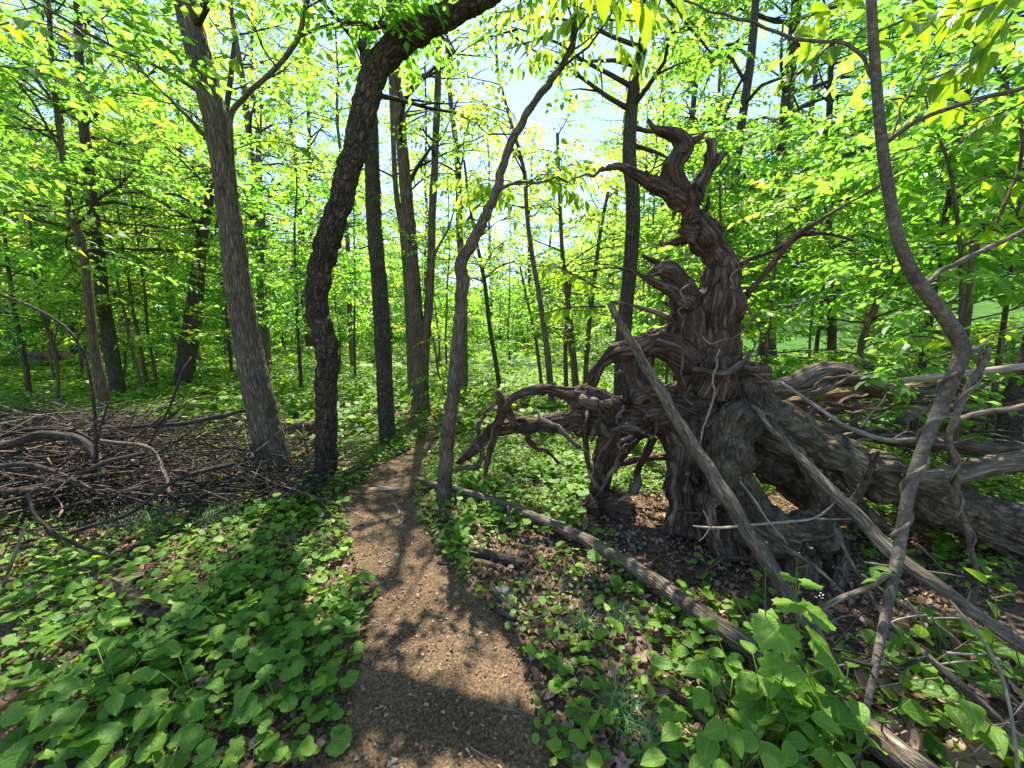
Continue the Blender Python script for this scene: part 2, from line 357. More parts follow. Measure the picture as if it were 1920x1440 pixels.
# mown lawn on the rise to the right and the road beyond it
def patch(name, corners, mat, dz, n=26):
    a, b, c_, d_ = [np.array(k) for k in corners]
    s, t_ = np.meshgrid(np.linspace(0, 1, n), np.linspace(0, 1, n)); s = s[..., None]; t_ = t_[..., None]
    XY = (a * (1 - s) + b * s) * (1 - t_) + (d_ * (1 - s) + c_ * s) * t_
    XY = XY + (.25 * np.stack([n2(XY[..., 0].ravel(), XY[..., 1].ravel(), .6, 41), n2(XY[..., 0].ravel(), XY[..., 1].ravel(), .6, 42)], -1)).reshape(XY.shape) * (n > 10)
    x, y = XY[..., 0].ravel(), XY[..., 1].ravel(); V = np.stack([x, y, H(x, y) + dz], 1)
    i = (np.arange(n - 1)[:, None] * n + np.arange(n - 1)[None, :])
    tag(ob(name, mesh(name, V, [np.stack([i, i + 1, i + n + 1, i + n], -1).reshape(-1, 4)], mat)), kind='structure')
patch('lawn', [(9.5, 16.5), (23, 11.5), (48, 30), (20, 32)], M['lawn'], .03)
patch('road', [(20, 32.4), (50, 29.6), (54, 34), (23, 37)], M['road'], .04)

# ------------------------------------------------------------------ leaves and sprays
def leaf6(L=1.0, w=.30, droop=.18, fold=.25):
    V = np.array([[0, 0, 0], [.5, 0, -.05 * droop * 4], [1, 0, -droop], [.28, w, fold * w], [.7, w * .72, fold * w - droop * .5], [.28, -w, fold * w], [.7, -w * .72, fold * w - droop * .5]]) * L
    T = np.array([[0, 1, 3], [1, 4, 3], [1, 2, 4], [0, 5, 1], [1, 5, 6], [1, 6, 2]])
    return V, T
def leaf2(w=.3, droop=.12):
    return np.array([[0, 0, 0], [.45, w, .04], [1, 0, -droop], [.45, -w, .04]]), np.array([[0, 2, 1], [0, 3, 2]])
def rot(a, ax):
    c, s = math.cos(a), math.sin(a)
    return np.array([[1, 0, 0], [0, c, -s], [0, s, c]] if ax == 0 else [[c, 0, s], [0, 1, 0], [-s, 0, c]] if ax == 1 else [[c, -s, 0], [s, c, 0], [0, 0, 1]])
def spray(kind, n=9, ll=.22, seed=0, hang=0.0, wid=.3):
    g = np.random.default_rng(seed); lv, lt = leaf6(w=wid) if kind == 6 else leaf2(w=wid)
    Vs = []; Ts = []; va = []
    for i in range(n):
        x = (i + 1) / n; sd_ = 1 if i % 2 else -1
        yaw = sd_ * R(g.uniform(35, 70)) if i < n - 1 else R(g.uniform(-15, 15))
        Mx = rot(yaw, 2) @ rot(R(g.uniform(0, 30)) + hang, 1) @ rot(g.normal(0, .35), 0)
        v = (lv * ll * g.uniform(.75, 1.15)) @ Mx.T + [x, 0, -.12 * x * x + g.normal(0, .012)]
        Ts.append(lt + sum(len(k) for k in Vs)); Vs.append(v); va.append(np.full(len(v), g.random()))
    return np.vstack(Vs), np.vstack(Ts), np.concatenate(va)
def instance(tpls, Pos, Mats, which, voff):
    """many copies of templates -> one vertex/tri array"""
    Vo = []; To = []; Va = []; n = 0
    for k, (tv, tt_, tva) in enumerate(tpls):
        ix = np.where(which == k)[0]
        if not len(ix): continue
        v = np.einsum('nij,kj->nki', Mats[ix], tv) + Pos[ix][:, None, :]
        Vo.append(v.reshape(-1, 3)); To.append((tt_[None] + (np.arange(len(ix)) * len(tv))[:, None, None]).reshape(-1, 3) + n)
        Va.append((tva[None] * .5 + voff[ix][:, None]).ravel()); n += len(ix) * len(tv)
    return np.vstack(Vo), np.vstack(To), np.concatenate(Va)
def basis(D, roll, s):          # x axis along D, z near up
    D = D / (np.linalg.norm(D, axis=1)[:, None] + 1e-9)
    up = np.array([0, 0, 1.]); Yv = np.cross(up, D); Yv /= np.linalg.norm(Yv, axis=1)[:, None] + 1e-6; Zv = np.cross(D, Yv)
    c, s_ = np.cos(roll)[:, None], np.sin(roll)[:, None]
    Y2 = Yv * c + Zv * s_; Z2 = Zv * c - Yv * s_
    return np.stack([D, Y2, Z2], 2) * s[:, None, None]
SP2 = [spray(2, 9, .24, s) for s in range(4)]; SP2B = [spray(2, 6, .34, s + 9) for s in range(4)]
SP6 = [spray(6, 9, .24, s + 20) for s in range(4)]; SP6H = [spray(6, 8, .30, s + 30, .5, .2) for s in range(4)]
SPBIG = [spray(6, 7, .34, s + 40, .15, .23) for s in range(3)]
class Crown:
    def __init__(s): s.b = MB(); s.P = []; s.D = []; s.S = []
    def put(s, p, d, sz): s.P.append(p); s.D.append(d); s.S.append(sz)
    def leaves(s, name, mat, tpl, g):
        Pn = np.array(s.P); D = np.array(s.D); S = np.array(s.S)
        Vv, T, va = instance(tpl, Pn, basis(D, g.normal(0, .25, len(D)), S), g.integers(0, len(tpl), len(D)), g.random(len(D)) * .5)
        return mesh(name, Vv, [T], mat, var=va, smooth=False)
def grow(cr, trunk, tr, nl, t0, L, g, sz=(.35, .55), sub=4, dens=1.0, elev=(5, 40), az=None, rr=.45):
    """limbs, twigs and leafy sprays on a trunk polyline"""
    trunk = np.asarray(trunk); s = np.concatenate([[0], np.cumsum(np.linalg.norm(np.diff(trunk, axis=0), axis=1))]); s /= s[-1]
    for i in range(nl):
        t = t0 + (1 - t0) * (i + g.random()) / nl
        p = np.array([np.interp(t, s, trunk[:, k]) for k in range(3)]); r = np.interp(t, s, tr) * rr
        a = g.uniform(0, 2 * np.pi) if az is None else R(g.uniform(*az)); e = R(g.uniform(*elev)) + .5 * max(0, t - .8) * 3
        ln = L * (1 - .55 * t) * g.uniform(.6, 1.15)
        d = np.array([math.cos(a) * math.cos(e), math.sin(a) * math.cos(e), math.sin(e)])
        pts = [p]; dd = d.copy()
        for k in range(5):
            dd = dd + g.normal(0, .16, 3) + [0, 0, -.04]; dd /= np.linalg.norm(dd); pts.append(pts[-1] + dd * ln / 5)
        pts = np.array(pts); cr.b.tube(pts, np.linspace(r, .004, 6), 5, spl=False)
        for q in range(max(2, int(3 * dens))):
            k = g.uniform(2, 5); b = pts[int(k)] + (pts[min(5, int(k) + 1)] - pts[int(k)]) * (k % 1)
            d2 = dd + g.normal(0, .5, 3) * [1, 1, .35]; cr.put(b, d2, g.uniform(*sz))
        for j in range(sub):
            k = g.uniform(1, 4.9); b = pts[int(k)] + (pts[int(k) + 1] - pts[int(k)]) * (k % 1)
            yaw = (1 if j % 2 else -1) * R(g.uniform(30, 70)); d2 = rot(yaw, 2) @ dd; d2[2] = d2[2] * .5 + g.normal(0, .12)
            l2 = ln * .45 * g.uniform(.5, 1.1); m1 = b + d2 * l2 * .5 + g.normal(0, .03 * l2, 3); e2 = b + d2 * l2 + [0, 0, -.06 * l2]
            cr.b.tube([b, m1, e2], [r * .4 + .002, r * .25 + .002, .002], 4, spl=False)
            for q in range(max(1, int(round(dens * l2 / .32)))):
                u_ = g.uniform(.15, 1); b3 = b + (e2 - b) * u_; d3 = rot(g.choice([-1, 1]) * R(g.uniform(10, 65)), 2) @ d2; d3[2] = g.normal(-.08, .18)
                cr.put(b3, d3, g.uniform(*sz))

# ------------------------------------------------------------------ traced trees of the foreground and middle distance
def trunk_mesh(pts, Y, mat, ns=20, ridge=.05, k=9, nz=.1, seed=0, flare=.35, jit=0, step=None, sink=True, fine=0, fs=30):
    Pw, Rw = W(pts, Y) if not isinstance(Y, tuple) else W(pts, *Y)
    if sink:
        b = Pw[0].copy(); b[2] = h1(b[0], b[1]) - .12; b[:2] += (Pw[0] - Pw[1])[:2] * .1
        if Pw[0][2] - b[2] > .05: Pw = np.vstack([b, Pw]); Rw = np.concatenate([[Rw[0] * 1.02], Rw])
    V, Fs, B = tube(Pw, Rw, ns, step, ridge, k, .8, nz, seed, flare=flare, jit=jit, fine=fine, fs=fs)
    return Pw, Rw, mesh('trunk', V, Fs, M[mat], bc=B)
TREES = {}
def tree(name, label, cat, pts, mat, branches=(), Y=None, crown=None, group=None, seed=0, **kw):
    if Y is None: Y = G(pts[0][0], pts[0][1]).y
    Pw, Rw, me = trunk_mesh(pts, Y, mat, seed=seed, **kw)
    root = empty(name, (float(Pw[0][0]), float(Pw[0][1]), h1(Pw[0][0], Pw[0][1])), label, cat, group)
    ob('trunk', me, root)
    for bi, br in enumerate(branches):
        bp, dy = (br[0], br[1]) if isinstance(br, tuple) else (br, 0)
        Pb, Rb = W(bp, Y, Y + dy)
        V, Fs, B = tube(Pb, Rb, 8, None, .04, 5, 1, .12, seed + bi + 3, jit=.006)
        ob('branch', mesh('branch', V, Fs, M[mat], bc=B), root)
    if crown:
        g = np.random.default_rng(seed + 77); cr = Crown()
        c = dict(crown); tpl = c.pop('tpl', SP2); lm = c.pop('mat', 'leaf')
        grow(cr, Pw, Rw, g=g, **c)
        for bi, br in enumerate(branches):
            bp, dy = (br[0], br[1]) if isinstance(br, tuple) else (br, 0)
            Pb, Rb = W(bp, Y, Y + dy)
            grow(cr, Pb, Rb, 5, .35, .7, g, c.get('sz', (.3, .5)), 3, 1)
        tag(ob('limbs', cr.b.mesh('limbs', M['twig']), root), kind='stuff'); ob('crown', cr.leaves('crown', M[lm], tpl, g), root)
    TREES[label] = root
    return root
tree('locust_tree', 'stout ridged grey tree leaning left beside the path, dark limb forking off', 'tree',
     [(520, 892, 62), (503, 820, 60), (485, 740, 57), (468, 660, 54), (450, 560, 50), (436, 450, 47), (424, 360, 44), (414, 280, 46), (398, 200, 47), (380, 130, 46), (362, 60, 45), (344, -15, 45), (318, -140, 42), (290, -330, 38), (270, -560, 30)], 'grey',
     [([(432, 375, 14), (434, 300, 13), (432, 250, 13), (434, 212, 13), (470, 172, 12), (520, 125, 12), (558, 70, 12), (574, 10, 11), (592, -60, 10), (620, -160, 8)], -.1),
      ([(556, 72, 8), (590, 56, 8), (630, 45, 7), (690, 42, 6), (745, 50, 5)], -.1),
      ([(430, 298, 9), (390, 262, 8), (355, 222, 7), (320, 188, 6), (270, 140, 4), (220, 110, 3)], -.3),
      ([(372, 172, 7), (300, 128, 6), (200, 82, 6), (120, 35, 5), (30, -15, 5), (-80, -60, 4)], -.8)],
     ns=96, ridge=.07, k=26, nz=.06, seed=1, step=.02, fine=.008, fs=11, crown=dict(nl=7, t0=.62, L=3.0, sz=(.35, .5), sub=3))
tree('cherry_tree', 'black cherry tree with dark scaly bark arching over the path to the right', 'tree',
     [(612, 893, 42), (611, 800, 40), (612, 720, 42), (616, 665, 43), (602, 610, 45), (595, 550, 47), (606, 480, 48), (628, 405, 47), (650, 335, 46), (668, 270, 48), (684, 200, 50), (706, 130, 54), (748, 82, 60), (805, 46, 60), (860, 18, 58), (910, -10, 55), (975, -60, 50), (1080, -130, 46), (1220, -200, 40), (1400, -260, 32), (1600, -360, 22)], 'cherry',
     [([(668, 10, 9), (690, 50, 9), (720, 50, 8), (745, 48, 12)], 0)], ns=90, ridge=.0, nz=.12, seed=2, flare=.12, step=.014, jit=.02, fine=.010, fs=34,
     crown=dict(nl=5, t0=.7, L=2.4, sz=(.35, .5), sub=3))
tree('cherry_tree', 'straight dark cherry trunk rising just right of the arching cherry tree', 'tree',
     [(728, 828, 29), (722, 740, 31), (718, 640, 31), (712, 540, 30), (703, 440, 28), (698, 340, 27), (697, 250, 26), (690, 150, 24), (682, 60, 22), (678, -30, 22), (670, -200, 20), (660, -400, 15)], 'dark',
     ns=60, ridge=0, nz=.1, seed=3, flare=.15, step=.025, fine=.008, fs=30, crown=dict(nl=8, t0=.55, L=3.2, sub=3, mat='leafy'))
tree('forked_tree', 'tall twin trunk tree whose two furrowed brown stems part above the path end', 'tree',
     [(790, 776, 32), (788, 700, 30), (783, 640, 27), (778, 560, 26), (768, 440, 24), (758, 320, 22), (748, 210, 20), (738, 90, 18), (732, -20, 18), (722, -200, 15), (715, -380, 11)], 'brown',
     [([(794, 690, 20), (800, 620, 18), (806, 540, 17), (810, 420, 15), (815, 300, 14), (820, 180, 13), (824, 60, 12), (828, -40, 12), (830, -220, 9)], 0),
      ([(806, 540, 6), (815, 480, 5), (840, 430, 4), (850, 400, 3)], 0), ([(800, 600, 5), (815, 650, 5), (822, 700, 4), (835, 740, 3)], -.2)],
     ns=48, ridge=.07, k=16, seed=4, step=.05, fine=.012, fs=6, crown=dict(nl=14, t0=.4, L=3.4, sub=3, mat='leafy', elev=(20, 60), sz=(.3, .45)))
tree('elm_tree', 'slender grey tree at the right path edge, bending right above head height', 'tree',
     [(832, 942, 27), (837, 860, 25), (847, 760, 24), (856, 660, 23), (863, 600, 24), (866, 530, 24), (865, 493, 23), (885, 455, 21), (912, 402, 18), (930, 360, 16), (945, 305, 15), (968, 250, 15), (1000, 195, 14), (1040, 142, 13), (1066, 100, 11), (1078, 60, 9), (1080, 0, 8), (1092, -60, 7), (1110, -200, 5)], 'grey',
     [([(930, 362, 6), (955, 346, 5), (1000, 340, 5)], .1), ([(1070, 95, 5), (1090, 84, 4), (1120, 60, 3), (1160, 50, 2)], 0)], ns=56, ridge=.06, k=14, seed=5, flare=.15, step=.016, jit=.012, fine=.005, fs=12,
     crown=dict(nl=7, t0=.72, L=1.4, sub=3, sz=(.3, .45), tpl=SP6H, mat='leafy'))
tree('maple_tree', 'pale thin trunk half hidden behind the slender tree at the path edge', 'tree',
     [(871, 738, 14), (870, 640, 14), (868, 520, 13), (862, 440, 13), (858, 300, 11), (846, 200, 9), (838, 80, 8), (830, -60, 7)], 'grey', seed=6, ns=14, crown=dict(nl=13, t0=.35, L=2.6, sub=4, mat='leafy', elev=(15, 55)))
tree('maple_tree', 'thin grey trunk between the dark straight trunk and the twin trunk tree', 'tree',
     [(772, 742, 14), (766, 600, 13), (757, 460, 12), (742, 350, 10), (735, 200, 9), (726, 0, 8), (720, -150, 6)], 'brown', seed=7, ns=14, crown=dict(nl=11, t0=.4, L=2.6, sub=4, elev=(15, 55)))
tree('young_maple', 'thin dark sapling with upward forking twigs left of the arched root', 'sapling',
     [(938, 735, 9), (928, 670, 9), (918, 610, 8), (908, 525, 8), (893, 450, 6), (880, 380, 5), (870, 300, 4)], 'dark',
     [([(906, 525, 4), (935, 500, 3), (965, 490, 2)], 0), ([(912, 560, 3), (900, 500, 3), (880, 470, 2)], 0), ([(904, 510, 3), (925, 470, 2), (950, 450, 2)], 0)], seed=8, ns=10, flare=.1, crown=dict(nl=8, t0=.5, L=1.2, sub=3, mat='leafy'))
tree('young_maple', 'curving thin sapling rising behind the arched root into the sky gap', 'sapling',
     [(1036, 772, 14), (1026, 660, 12), (1012, 560, 10), (998, 480, 9), (988, 400, 8), (984, 330, 8), (970, 270, 6), (950, 200, 5), (932, 120, 5), (930, 20, 4)], 'grey', seed=9, ns=12, flare=.1,
     crown=dict(nl=14, t0=.5, L=1.8, sub=3, mat='leafy'))
tree('young_maple', 'very thin pole sapling left of the dark trunk behind the root mass', 'sapling',
     [(1018, 742, 7), (1005, 640, 6), (990, 570, 5), (975, 500, 4)], 'brown', seed=10, ns=8, crown=dict(nl=6, t0=.5, L=1.2, sub=2))
for i, (lab, pts) in enumerate([('leftmost pole of the clump of thin poles behind the arched root', [(1062, 745, 9), (1060, 660, 8), (1064, 590, 7), (1070, 520, 6)]),
        ('thickest pale pole in the clump of thin poles behind the arched root', [(1082, 748, 15), (1074, 660, 12), (1068, 590, 10), (1055, 480, 8), (1050, 380, 7), (1045, 250, 6)]),
        ('rightmost leaning pole in the clump of thin poles behind the arched root', [(1096, 745, 10), (1102, 640, 9), (1110, 560, 8), (1125, 440, 7), (1140, 360, 6)])]):
    tree('young_maple', lab, 'sapling', pts, 'brown', seed=11 + i, ns=10, flare=.1, crown=dict(nl=14, t0=.45, L=1.8, sub=3, mat='leafy'), group='clump of thin poles in the clearing')
tree('ash_tree', 'dark straight tree standing directly behind the dead root mass', 'tree',
     [(1165, 752, 31), (1168, 640, 30), (1175, 560, 28), (1183, 480, 27), (1187, 380, 27), (1180, 300, 26), (1183, 220, 24), (1192, 140, 22), (1212, 60, 20), (1235, -20, 18), (1260, -150, 14)], 'dark',
     [([(1235, -20, 10), (1270, 20, 8), (1300, 60, 7), (1335, 100, 5)], 0)], seed=15, ns=24, flare=.15, Y=5.2, crown=dict(nl=15, t0=.6, L=3, sub=4, mat='leafd', sz=(.3, .45)))
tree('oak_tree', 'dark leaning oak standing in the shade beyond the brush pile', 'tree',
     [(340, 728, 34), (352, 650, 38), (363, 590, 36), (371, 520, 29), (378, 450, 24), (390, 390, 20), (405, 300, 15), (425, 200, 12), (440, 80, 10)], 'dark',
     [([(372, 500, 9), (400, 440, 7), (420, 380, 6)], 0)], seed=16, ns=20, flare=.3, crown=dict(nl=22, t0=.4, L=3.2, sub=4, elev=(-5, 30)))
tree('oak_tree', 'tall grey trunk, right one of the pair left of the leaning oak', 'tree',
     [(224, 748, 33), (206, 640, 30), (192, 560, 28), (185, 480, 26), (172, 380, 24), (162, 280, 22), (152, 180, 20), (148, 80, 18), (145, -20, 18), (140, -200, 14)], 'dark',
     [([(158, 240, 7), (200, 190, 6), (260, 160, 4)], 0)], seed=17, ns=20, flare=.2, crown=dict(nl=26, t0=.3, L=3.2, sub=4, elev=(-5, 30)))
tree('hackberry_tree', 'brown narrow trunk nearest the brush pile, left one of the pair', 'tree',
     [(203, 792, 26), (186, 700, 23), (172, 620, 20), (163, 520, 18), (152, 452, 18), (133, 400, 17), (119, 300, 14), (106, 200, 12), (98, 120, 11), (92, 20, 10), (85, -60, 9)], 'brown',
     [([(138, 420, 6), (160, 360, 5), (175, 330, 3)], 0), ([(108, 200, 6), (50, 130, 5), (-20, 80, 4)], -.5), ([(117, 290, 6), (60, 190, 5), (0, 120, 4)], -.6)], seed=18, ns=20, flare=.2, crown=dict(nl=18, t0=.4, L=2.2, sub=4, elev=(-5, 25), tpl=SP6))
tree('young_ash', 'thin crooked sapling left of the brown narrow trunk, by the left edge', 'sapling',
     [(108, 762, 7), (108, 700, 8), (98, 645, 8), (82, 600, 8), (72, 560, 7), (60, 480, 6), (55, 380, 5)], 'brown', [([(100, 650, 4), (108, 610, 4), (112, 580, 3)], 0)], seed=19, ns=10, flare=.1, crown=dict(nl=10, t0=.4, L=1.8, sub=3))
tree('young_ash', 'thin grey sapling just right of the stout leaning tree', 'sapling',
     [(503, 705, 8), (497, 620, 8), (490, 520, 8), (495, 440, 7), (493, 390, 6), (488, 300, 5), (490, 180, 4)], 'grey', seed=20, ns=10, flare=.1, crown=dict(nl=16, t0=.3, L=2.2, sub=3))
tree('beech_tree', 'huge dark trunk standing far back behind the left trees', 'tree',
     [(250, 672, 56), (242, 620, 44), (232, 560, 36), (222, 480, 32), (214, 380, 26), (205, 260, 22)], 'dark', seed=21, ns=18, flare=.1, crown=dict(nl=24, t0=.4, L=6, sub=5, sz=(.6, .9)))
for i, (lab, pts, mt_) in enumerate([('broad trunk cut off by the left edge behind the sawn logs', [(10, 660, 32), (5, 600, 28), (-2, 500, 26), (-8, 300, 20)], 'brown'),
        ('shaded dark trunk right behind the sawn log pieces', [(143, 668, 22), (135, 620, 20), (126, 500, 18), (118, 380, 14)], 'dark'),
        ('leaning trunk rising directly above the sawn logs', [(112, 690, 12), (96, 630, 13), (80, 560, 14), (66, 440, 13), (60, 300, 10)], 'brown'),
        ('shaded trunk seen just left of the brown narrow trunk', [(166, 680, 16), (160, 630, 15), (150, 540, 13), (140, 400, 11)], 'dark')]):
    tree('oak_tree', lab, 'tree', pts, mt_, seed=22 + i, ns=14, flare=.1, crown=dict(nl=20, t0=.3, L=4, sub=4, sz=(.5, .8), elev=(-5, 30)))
tree('redbud_tree', 'near slender tree on the right with smooth bark, curved trunk and a winding vine', 'tree',
     [(1603, 1440, 12, 1.16), (1622, 1340, 15, 1.25), (1645, 1230, 19, 1.35), (1665, 1130, 24, 1.45), (1682, 1050, 27, 1.52), (1690, 1000, 26, 1.56), (1705, 920, 27, 1.6), (1735, 830, 28, 1.65), (1765, 760, 30, 1.7), (1790, 700, 33, 1.7), (1805, 655, 37, 1.7), (1782, 610, 34, 1.7), (1745, 560, 32, 1.7), (1710, 510, 31, 1.7), (1685, 450, 29, 1.7), (1668, 370, 27, 1.7), (1655, 280, 25, 1.7), (1645, 180, 23, 1.7), (1638, 80, 22, 1.7), (1632, -20, 22, 1.7), (1625, -160, 19, 1.7), (1610, -400, 14, 1.7)], 'smooth',
     [([(1642, 162, 10), (1612, 98, 10), (1570, 80, 9), (1490, 72, 8), (1420, 46, 8), (1340, 24, 6), (1280, -2, 5)], .2),
      ([(1662, 268, 9), (1720, 226, 9), (1800, 196, 8), (1920, 164, 8), (2050, 120, 6)], -.2), ([(1740, 532, 9), (1765, 507, 9), (1830, 476, 9), (1920, 432, 9), (2040, 360, 8)], .1),
      ([(1664, 272, 5), (1688, 205, 5), (1712, 160, 4), (1740, 100, 3)], .1), ([(1808, 660, 20), (1830, 655, 12), (1848, 640, 6)], .1)],
     Y=1.7, seed=30, ns=28, ridge=.02, k=7, nz=.06, flare=0, step=.03, crown=None, sink=False)
tree('boxelder_tree', 'thin upright tree right of the curved near tree, forking high up', 'tree',
     [(1796, 760, 12), (1800, 660, 12), (1803, 560, 11), (1800, 460, 10), (1788, 360, 9), (1776, 300, 8), (1760, 255, 7), (1742, 210, 5), (1730, 160, 4)], 'brown',
     [([(1776, 300, 6), (1800, 270, 5), (1812, 250, 4)], 0), ([(1800, 470, 5), (1840, 430, 4), (1880, 400, 3)], 0)], Y=3.2, seed=31, ns=12, flare=.1, crown=dict(nl=14, t0=.35, L=1.6, sub=4, tpl=SP6, sz=(.3, .42), elev=(-5, 30)))
tree('boxelder_tree', 'thin tree at the right edge with a long limb bowing up and outward', 'tree',
     [(1808, 700, 13), (1812, 620, 13), (1818, 530, 12), (1822, 450, 9)], 'brown',
     [([(1820, 470, 8), (1860, 430, 9), (1890, 370, 9), (1915, 300, 9), (1912, 220, 8), (1880, 150, 7), (1840, 95, 6), (1800, 60, 4)], 0)], Y=2.9, seed=32, ns=12, flare=.1, crown=dict(nl=6, t0=.5, L=1.2, sub=3, tpl=SP6, sz=(.3, .42), elev=(-5, 30)))
tree('boxelder_tree', 'thin leaning tree behind the fallen trunk, leading towards the curved near tree', 'tree',
     [(1602, 775, 17), (1606, 730, 16), (1615, 650, 14), (1635, 590, 13), (1660, 530, 11), (1690, 488, 8)], 'brown', Y=4.6, seed=33, ns=12, flare=.1, crown=dict(nl=8, t0=.4, L=1.6, sub=3, tpl=SP6, elev=(-5, 30)))
tree('oak_tree', 'dark trunk with crooked limb deep in the leaves right of the root antlers', 'tree',
     [(1560, 640, 18), (1555, 500, 18), (1550, 400, 18), (1552, 290, 16), (1556, 180, 12), (1560, 60, 9)], 'dark', [([(1552, 320, 12), (1590, 290, 12), (1640, 275, 8), (1700, 270, 5)], 0)], Y=9, seed=34, ns=14, crown=dict(nl=26, t0=.2, L=3, sub=4, elev=(-5, 35)))
tree('oak_tree', 'dark trunk at the right edge behind the fallen logs', 'tree',
     [(1885, 850, 50), (1900, 760, 52), (1925, 690, 50), (1950, 600, 46)], 'dark', Y=4.2, seed=35, ns=16, flare=.1)

# ------------------------------------------------------------------ the dead uprooted tree
def fused(name, tubes, vox, mat, parent, seed=0, amp=1.0, k=11):
    """overlapping limbs grown together into one surface, then cut with grain"""
    Vs = []; F4 = []; F3 = []; n = 0; C = []; Rr = []; Tt = []; Nn = []; Bb = []; Sx = []
    for i, (pts, Y) in enumerate(tubes):
        Pw, Rw = W(pts, *Y) if isinstance(Y, tuple) else W(pts, Y)
        P2, R2 = spline(Pw, Rw * .90, .045)
        R2 = R2 * (1 + .24 * vn(np.stack([np.arange(len(R2)) * .4, np.full(len(R2), i * 5.1), np.zeros(len(R2))], 1), seed))
        P2 = P2 + .17 * R2[:, None] * np.stack([vn(np.stack([np.arange(len(R2)) * .3, np.full(len(R2), i * 3.1 + c), np.zeros(len(R2))], 1), seed + 2) for c in range(3)], 1)
        V, Fs, _ = tube(P2, R2, 18, spl=False, nz=.22, ridge=.10, k=5, tw=1.5, seed=seed + i)
        Vs.append(V); F4.append(Fs[0] + n); F3.append(Fs[1] + n); n += len(V)
        gg = np.random.default_rng(seed * 31 + i)
        for _ in range(4):
            j = int(gg.integers(1, len(P2) - 1)); v = gg.normal(0, 1, 3); tt_ = P2[j + 1] - P2[j]; tt_ /= np.linalg.norm(tt_); v = v - tt_ * v.dot(tt_); v /= np.linalg.norm(v); v = v + tt_ * gg.uniform(-.8, .8); rj = min(R2[j], .09)
            l = rj * gg.uniform(.9, 1.9); p0 = P2[j] + v * R2[j] * .6
            V, Fs, _ = tube([p0, p0 + v * l * .6 + gg.normal(0, .1 * l, 3), p0 + v * l * 1.2], [rj * .42, rj * .26, rj * .06 + .004], 8, spl=False, nz=.3, seed=i)
            Vs.append(V); F4.append(Fs[0] + n); F3.append(Fs[1] + n); n += len(V)
        T, N_, B_ = frames(P2); s = np.concatenate([[0], np.cumsum(np.linalg.norm(np.diff(P2, axis=0), axis=1))])
        C.append(P2); Rr.append(R2); Tt.append(T); Nn.append(N_); Bb.append(B_); Sx.append(s + i * 3.7)
    me = mesh('tmp', np.vstack(Vs), [np.vstack(F4), np.vstack(F3)], M[mat])
    o = bpy.data.objects.new('tmp', me); COL.objects.link(o)
    md = o.modifiers.new('r', 'REMESH'); md.mode = 'VOXEL'; md.voxel_size = vox
    s2 = o.modifiers.new('s', 'SMOOTH'); s2.iterations = 2; s2.factor = .5
    dg = bpy.context.evaluated_depsgraph_get(); ev = o.evaluated_get(dg).to_mesh()
    nv = len(ev.vertices); V = np.empty(nv * 3, np.float32); ev.vertices.foreach_get('co', V); V = V.reshape(-1, 3).astype(float)
    Nv = np.empty(nv * 3, np.float32); ev.vertices.foreach_get('normal', Nv); Nv = Nv.reshape(-1, 3)
    ls = np.empty(len(ev.loops), np.int32); ev.loops.foreach_get('vertex_index', ls); lt = np.empty(len(ev.polygons), np.int32); ev.polygons.foreach_get('loop_total', lt)
    l0 = np.concatenate([[0], np.cumsum(lt)[:-1]]); Fq = ls[l0[lt == 4][:, None] + np.arange(4)]; Ft = ls[l0[lt == 3][:, None] + np.arange(3)]
    o.evaluated_get(dg).to_mesh_clear(); bpy.data.objects.remove(o); bpy.data.meshes.remove(me)
    C = np.vstack(C); Rr = np.concatenate(Rr); Tt = np.vstack(Tt); Nn = np.vstack(Nn); Bb = np.vstack(Bb); Sx = np.concatenate(Sx)
    ix = np.empty(nv, int)
    best = np.full(nv, 1e9, np.float32); V32 = V.astype(np.float32)
    for j in range(len(C)):
        e = V32 - C[j].astype(np.float32); dd = np.einsum('ij,ij->i', e, e) / np.float32(Rr[j] ** 2); m_ = dd < best; best[m_] = dd[m_]; ix[m_] = j
    D = V - C[ix]; a_, b_ = (D * Nn[ix]).sum(1), (D * Bb[ix]).sum(1); s_ = Sx[ix] + (D * Tt[ix]).sum(1); r = Rr[ix]; th = np.arctan2(b_, a_)
    q = np.stack([np.cos(th) * r * 9, np.sin(th) * r * 9, s_ * 2.0], 1)
    g1 = fbm(q, 3, seed + 11); g2 = np.abs(np.sin(th * k / 2 + 3 * vn(np.stack([np.cos(th), np.sin(th), s_ * 1.5], 1), seed + 4) + s_ * 3))
    fine = fbm(np.stack([np.cos(th) * r * 60, np.sin(th) * r * 60, s_ * 5], 1), 3, seed + 8)
    lump = fbm(V * 7, 2, seed + 19)
    d = amp * (np.minimum(r, .12) * (.15 * (g2 ** .6 - .6) + .20 * g1 + .22 * lump) + .016 * fine * np.clip(r / .05, .35, 1.3))
    V = V + Nv * d[:, None]
    bc = np.stack([np.cos(th) * r, np.sin(th) * r, s_], 1)
    return ob(name, mesh(name, V, [Fq, Ft], M[mat], bc=bc), parent)
def gy(px, py): return G(px, py).y
dead = empty('uprooted_tree', tuple(G(1330, 990)), 'huge gnarled dead tree torn up by its roots, antler shaped stub on top', 'dead tree')
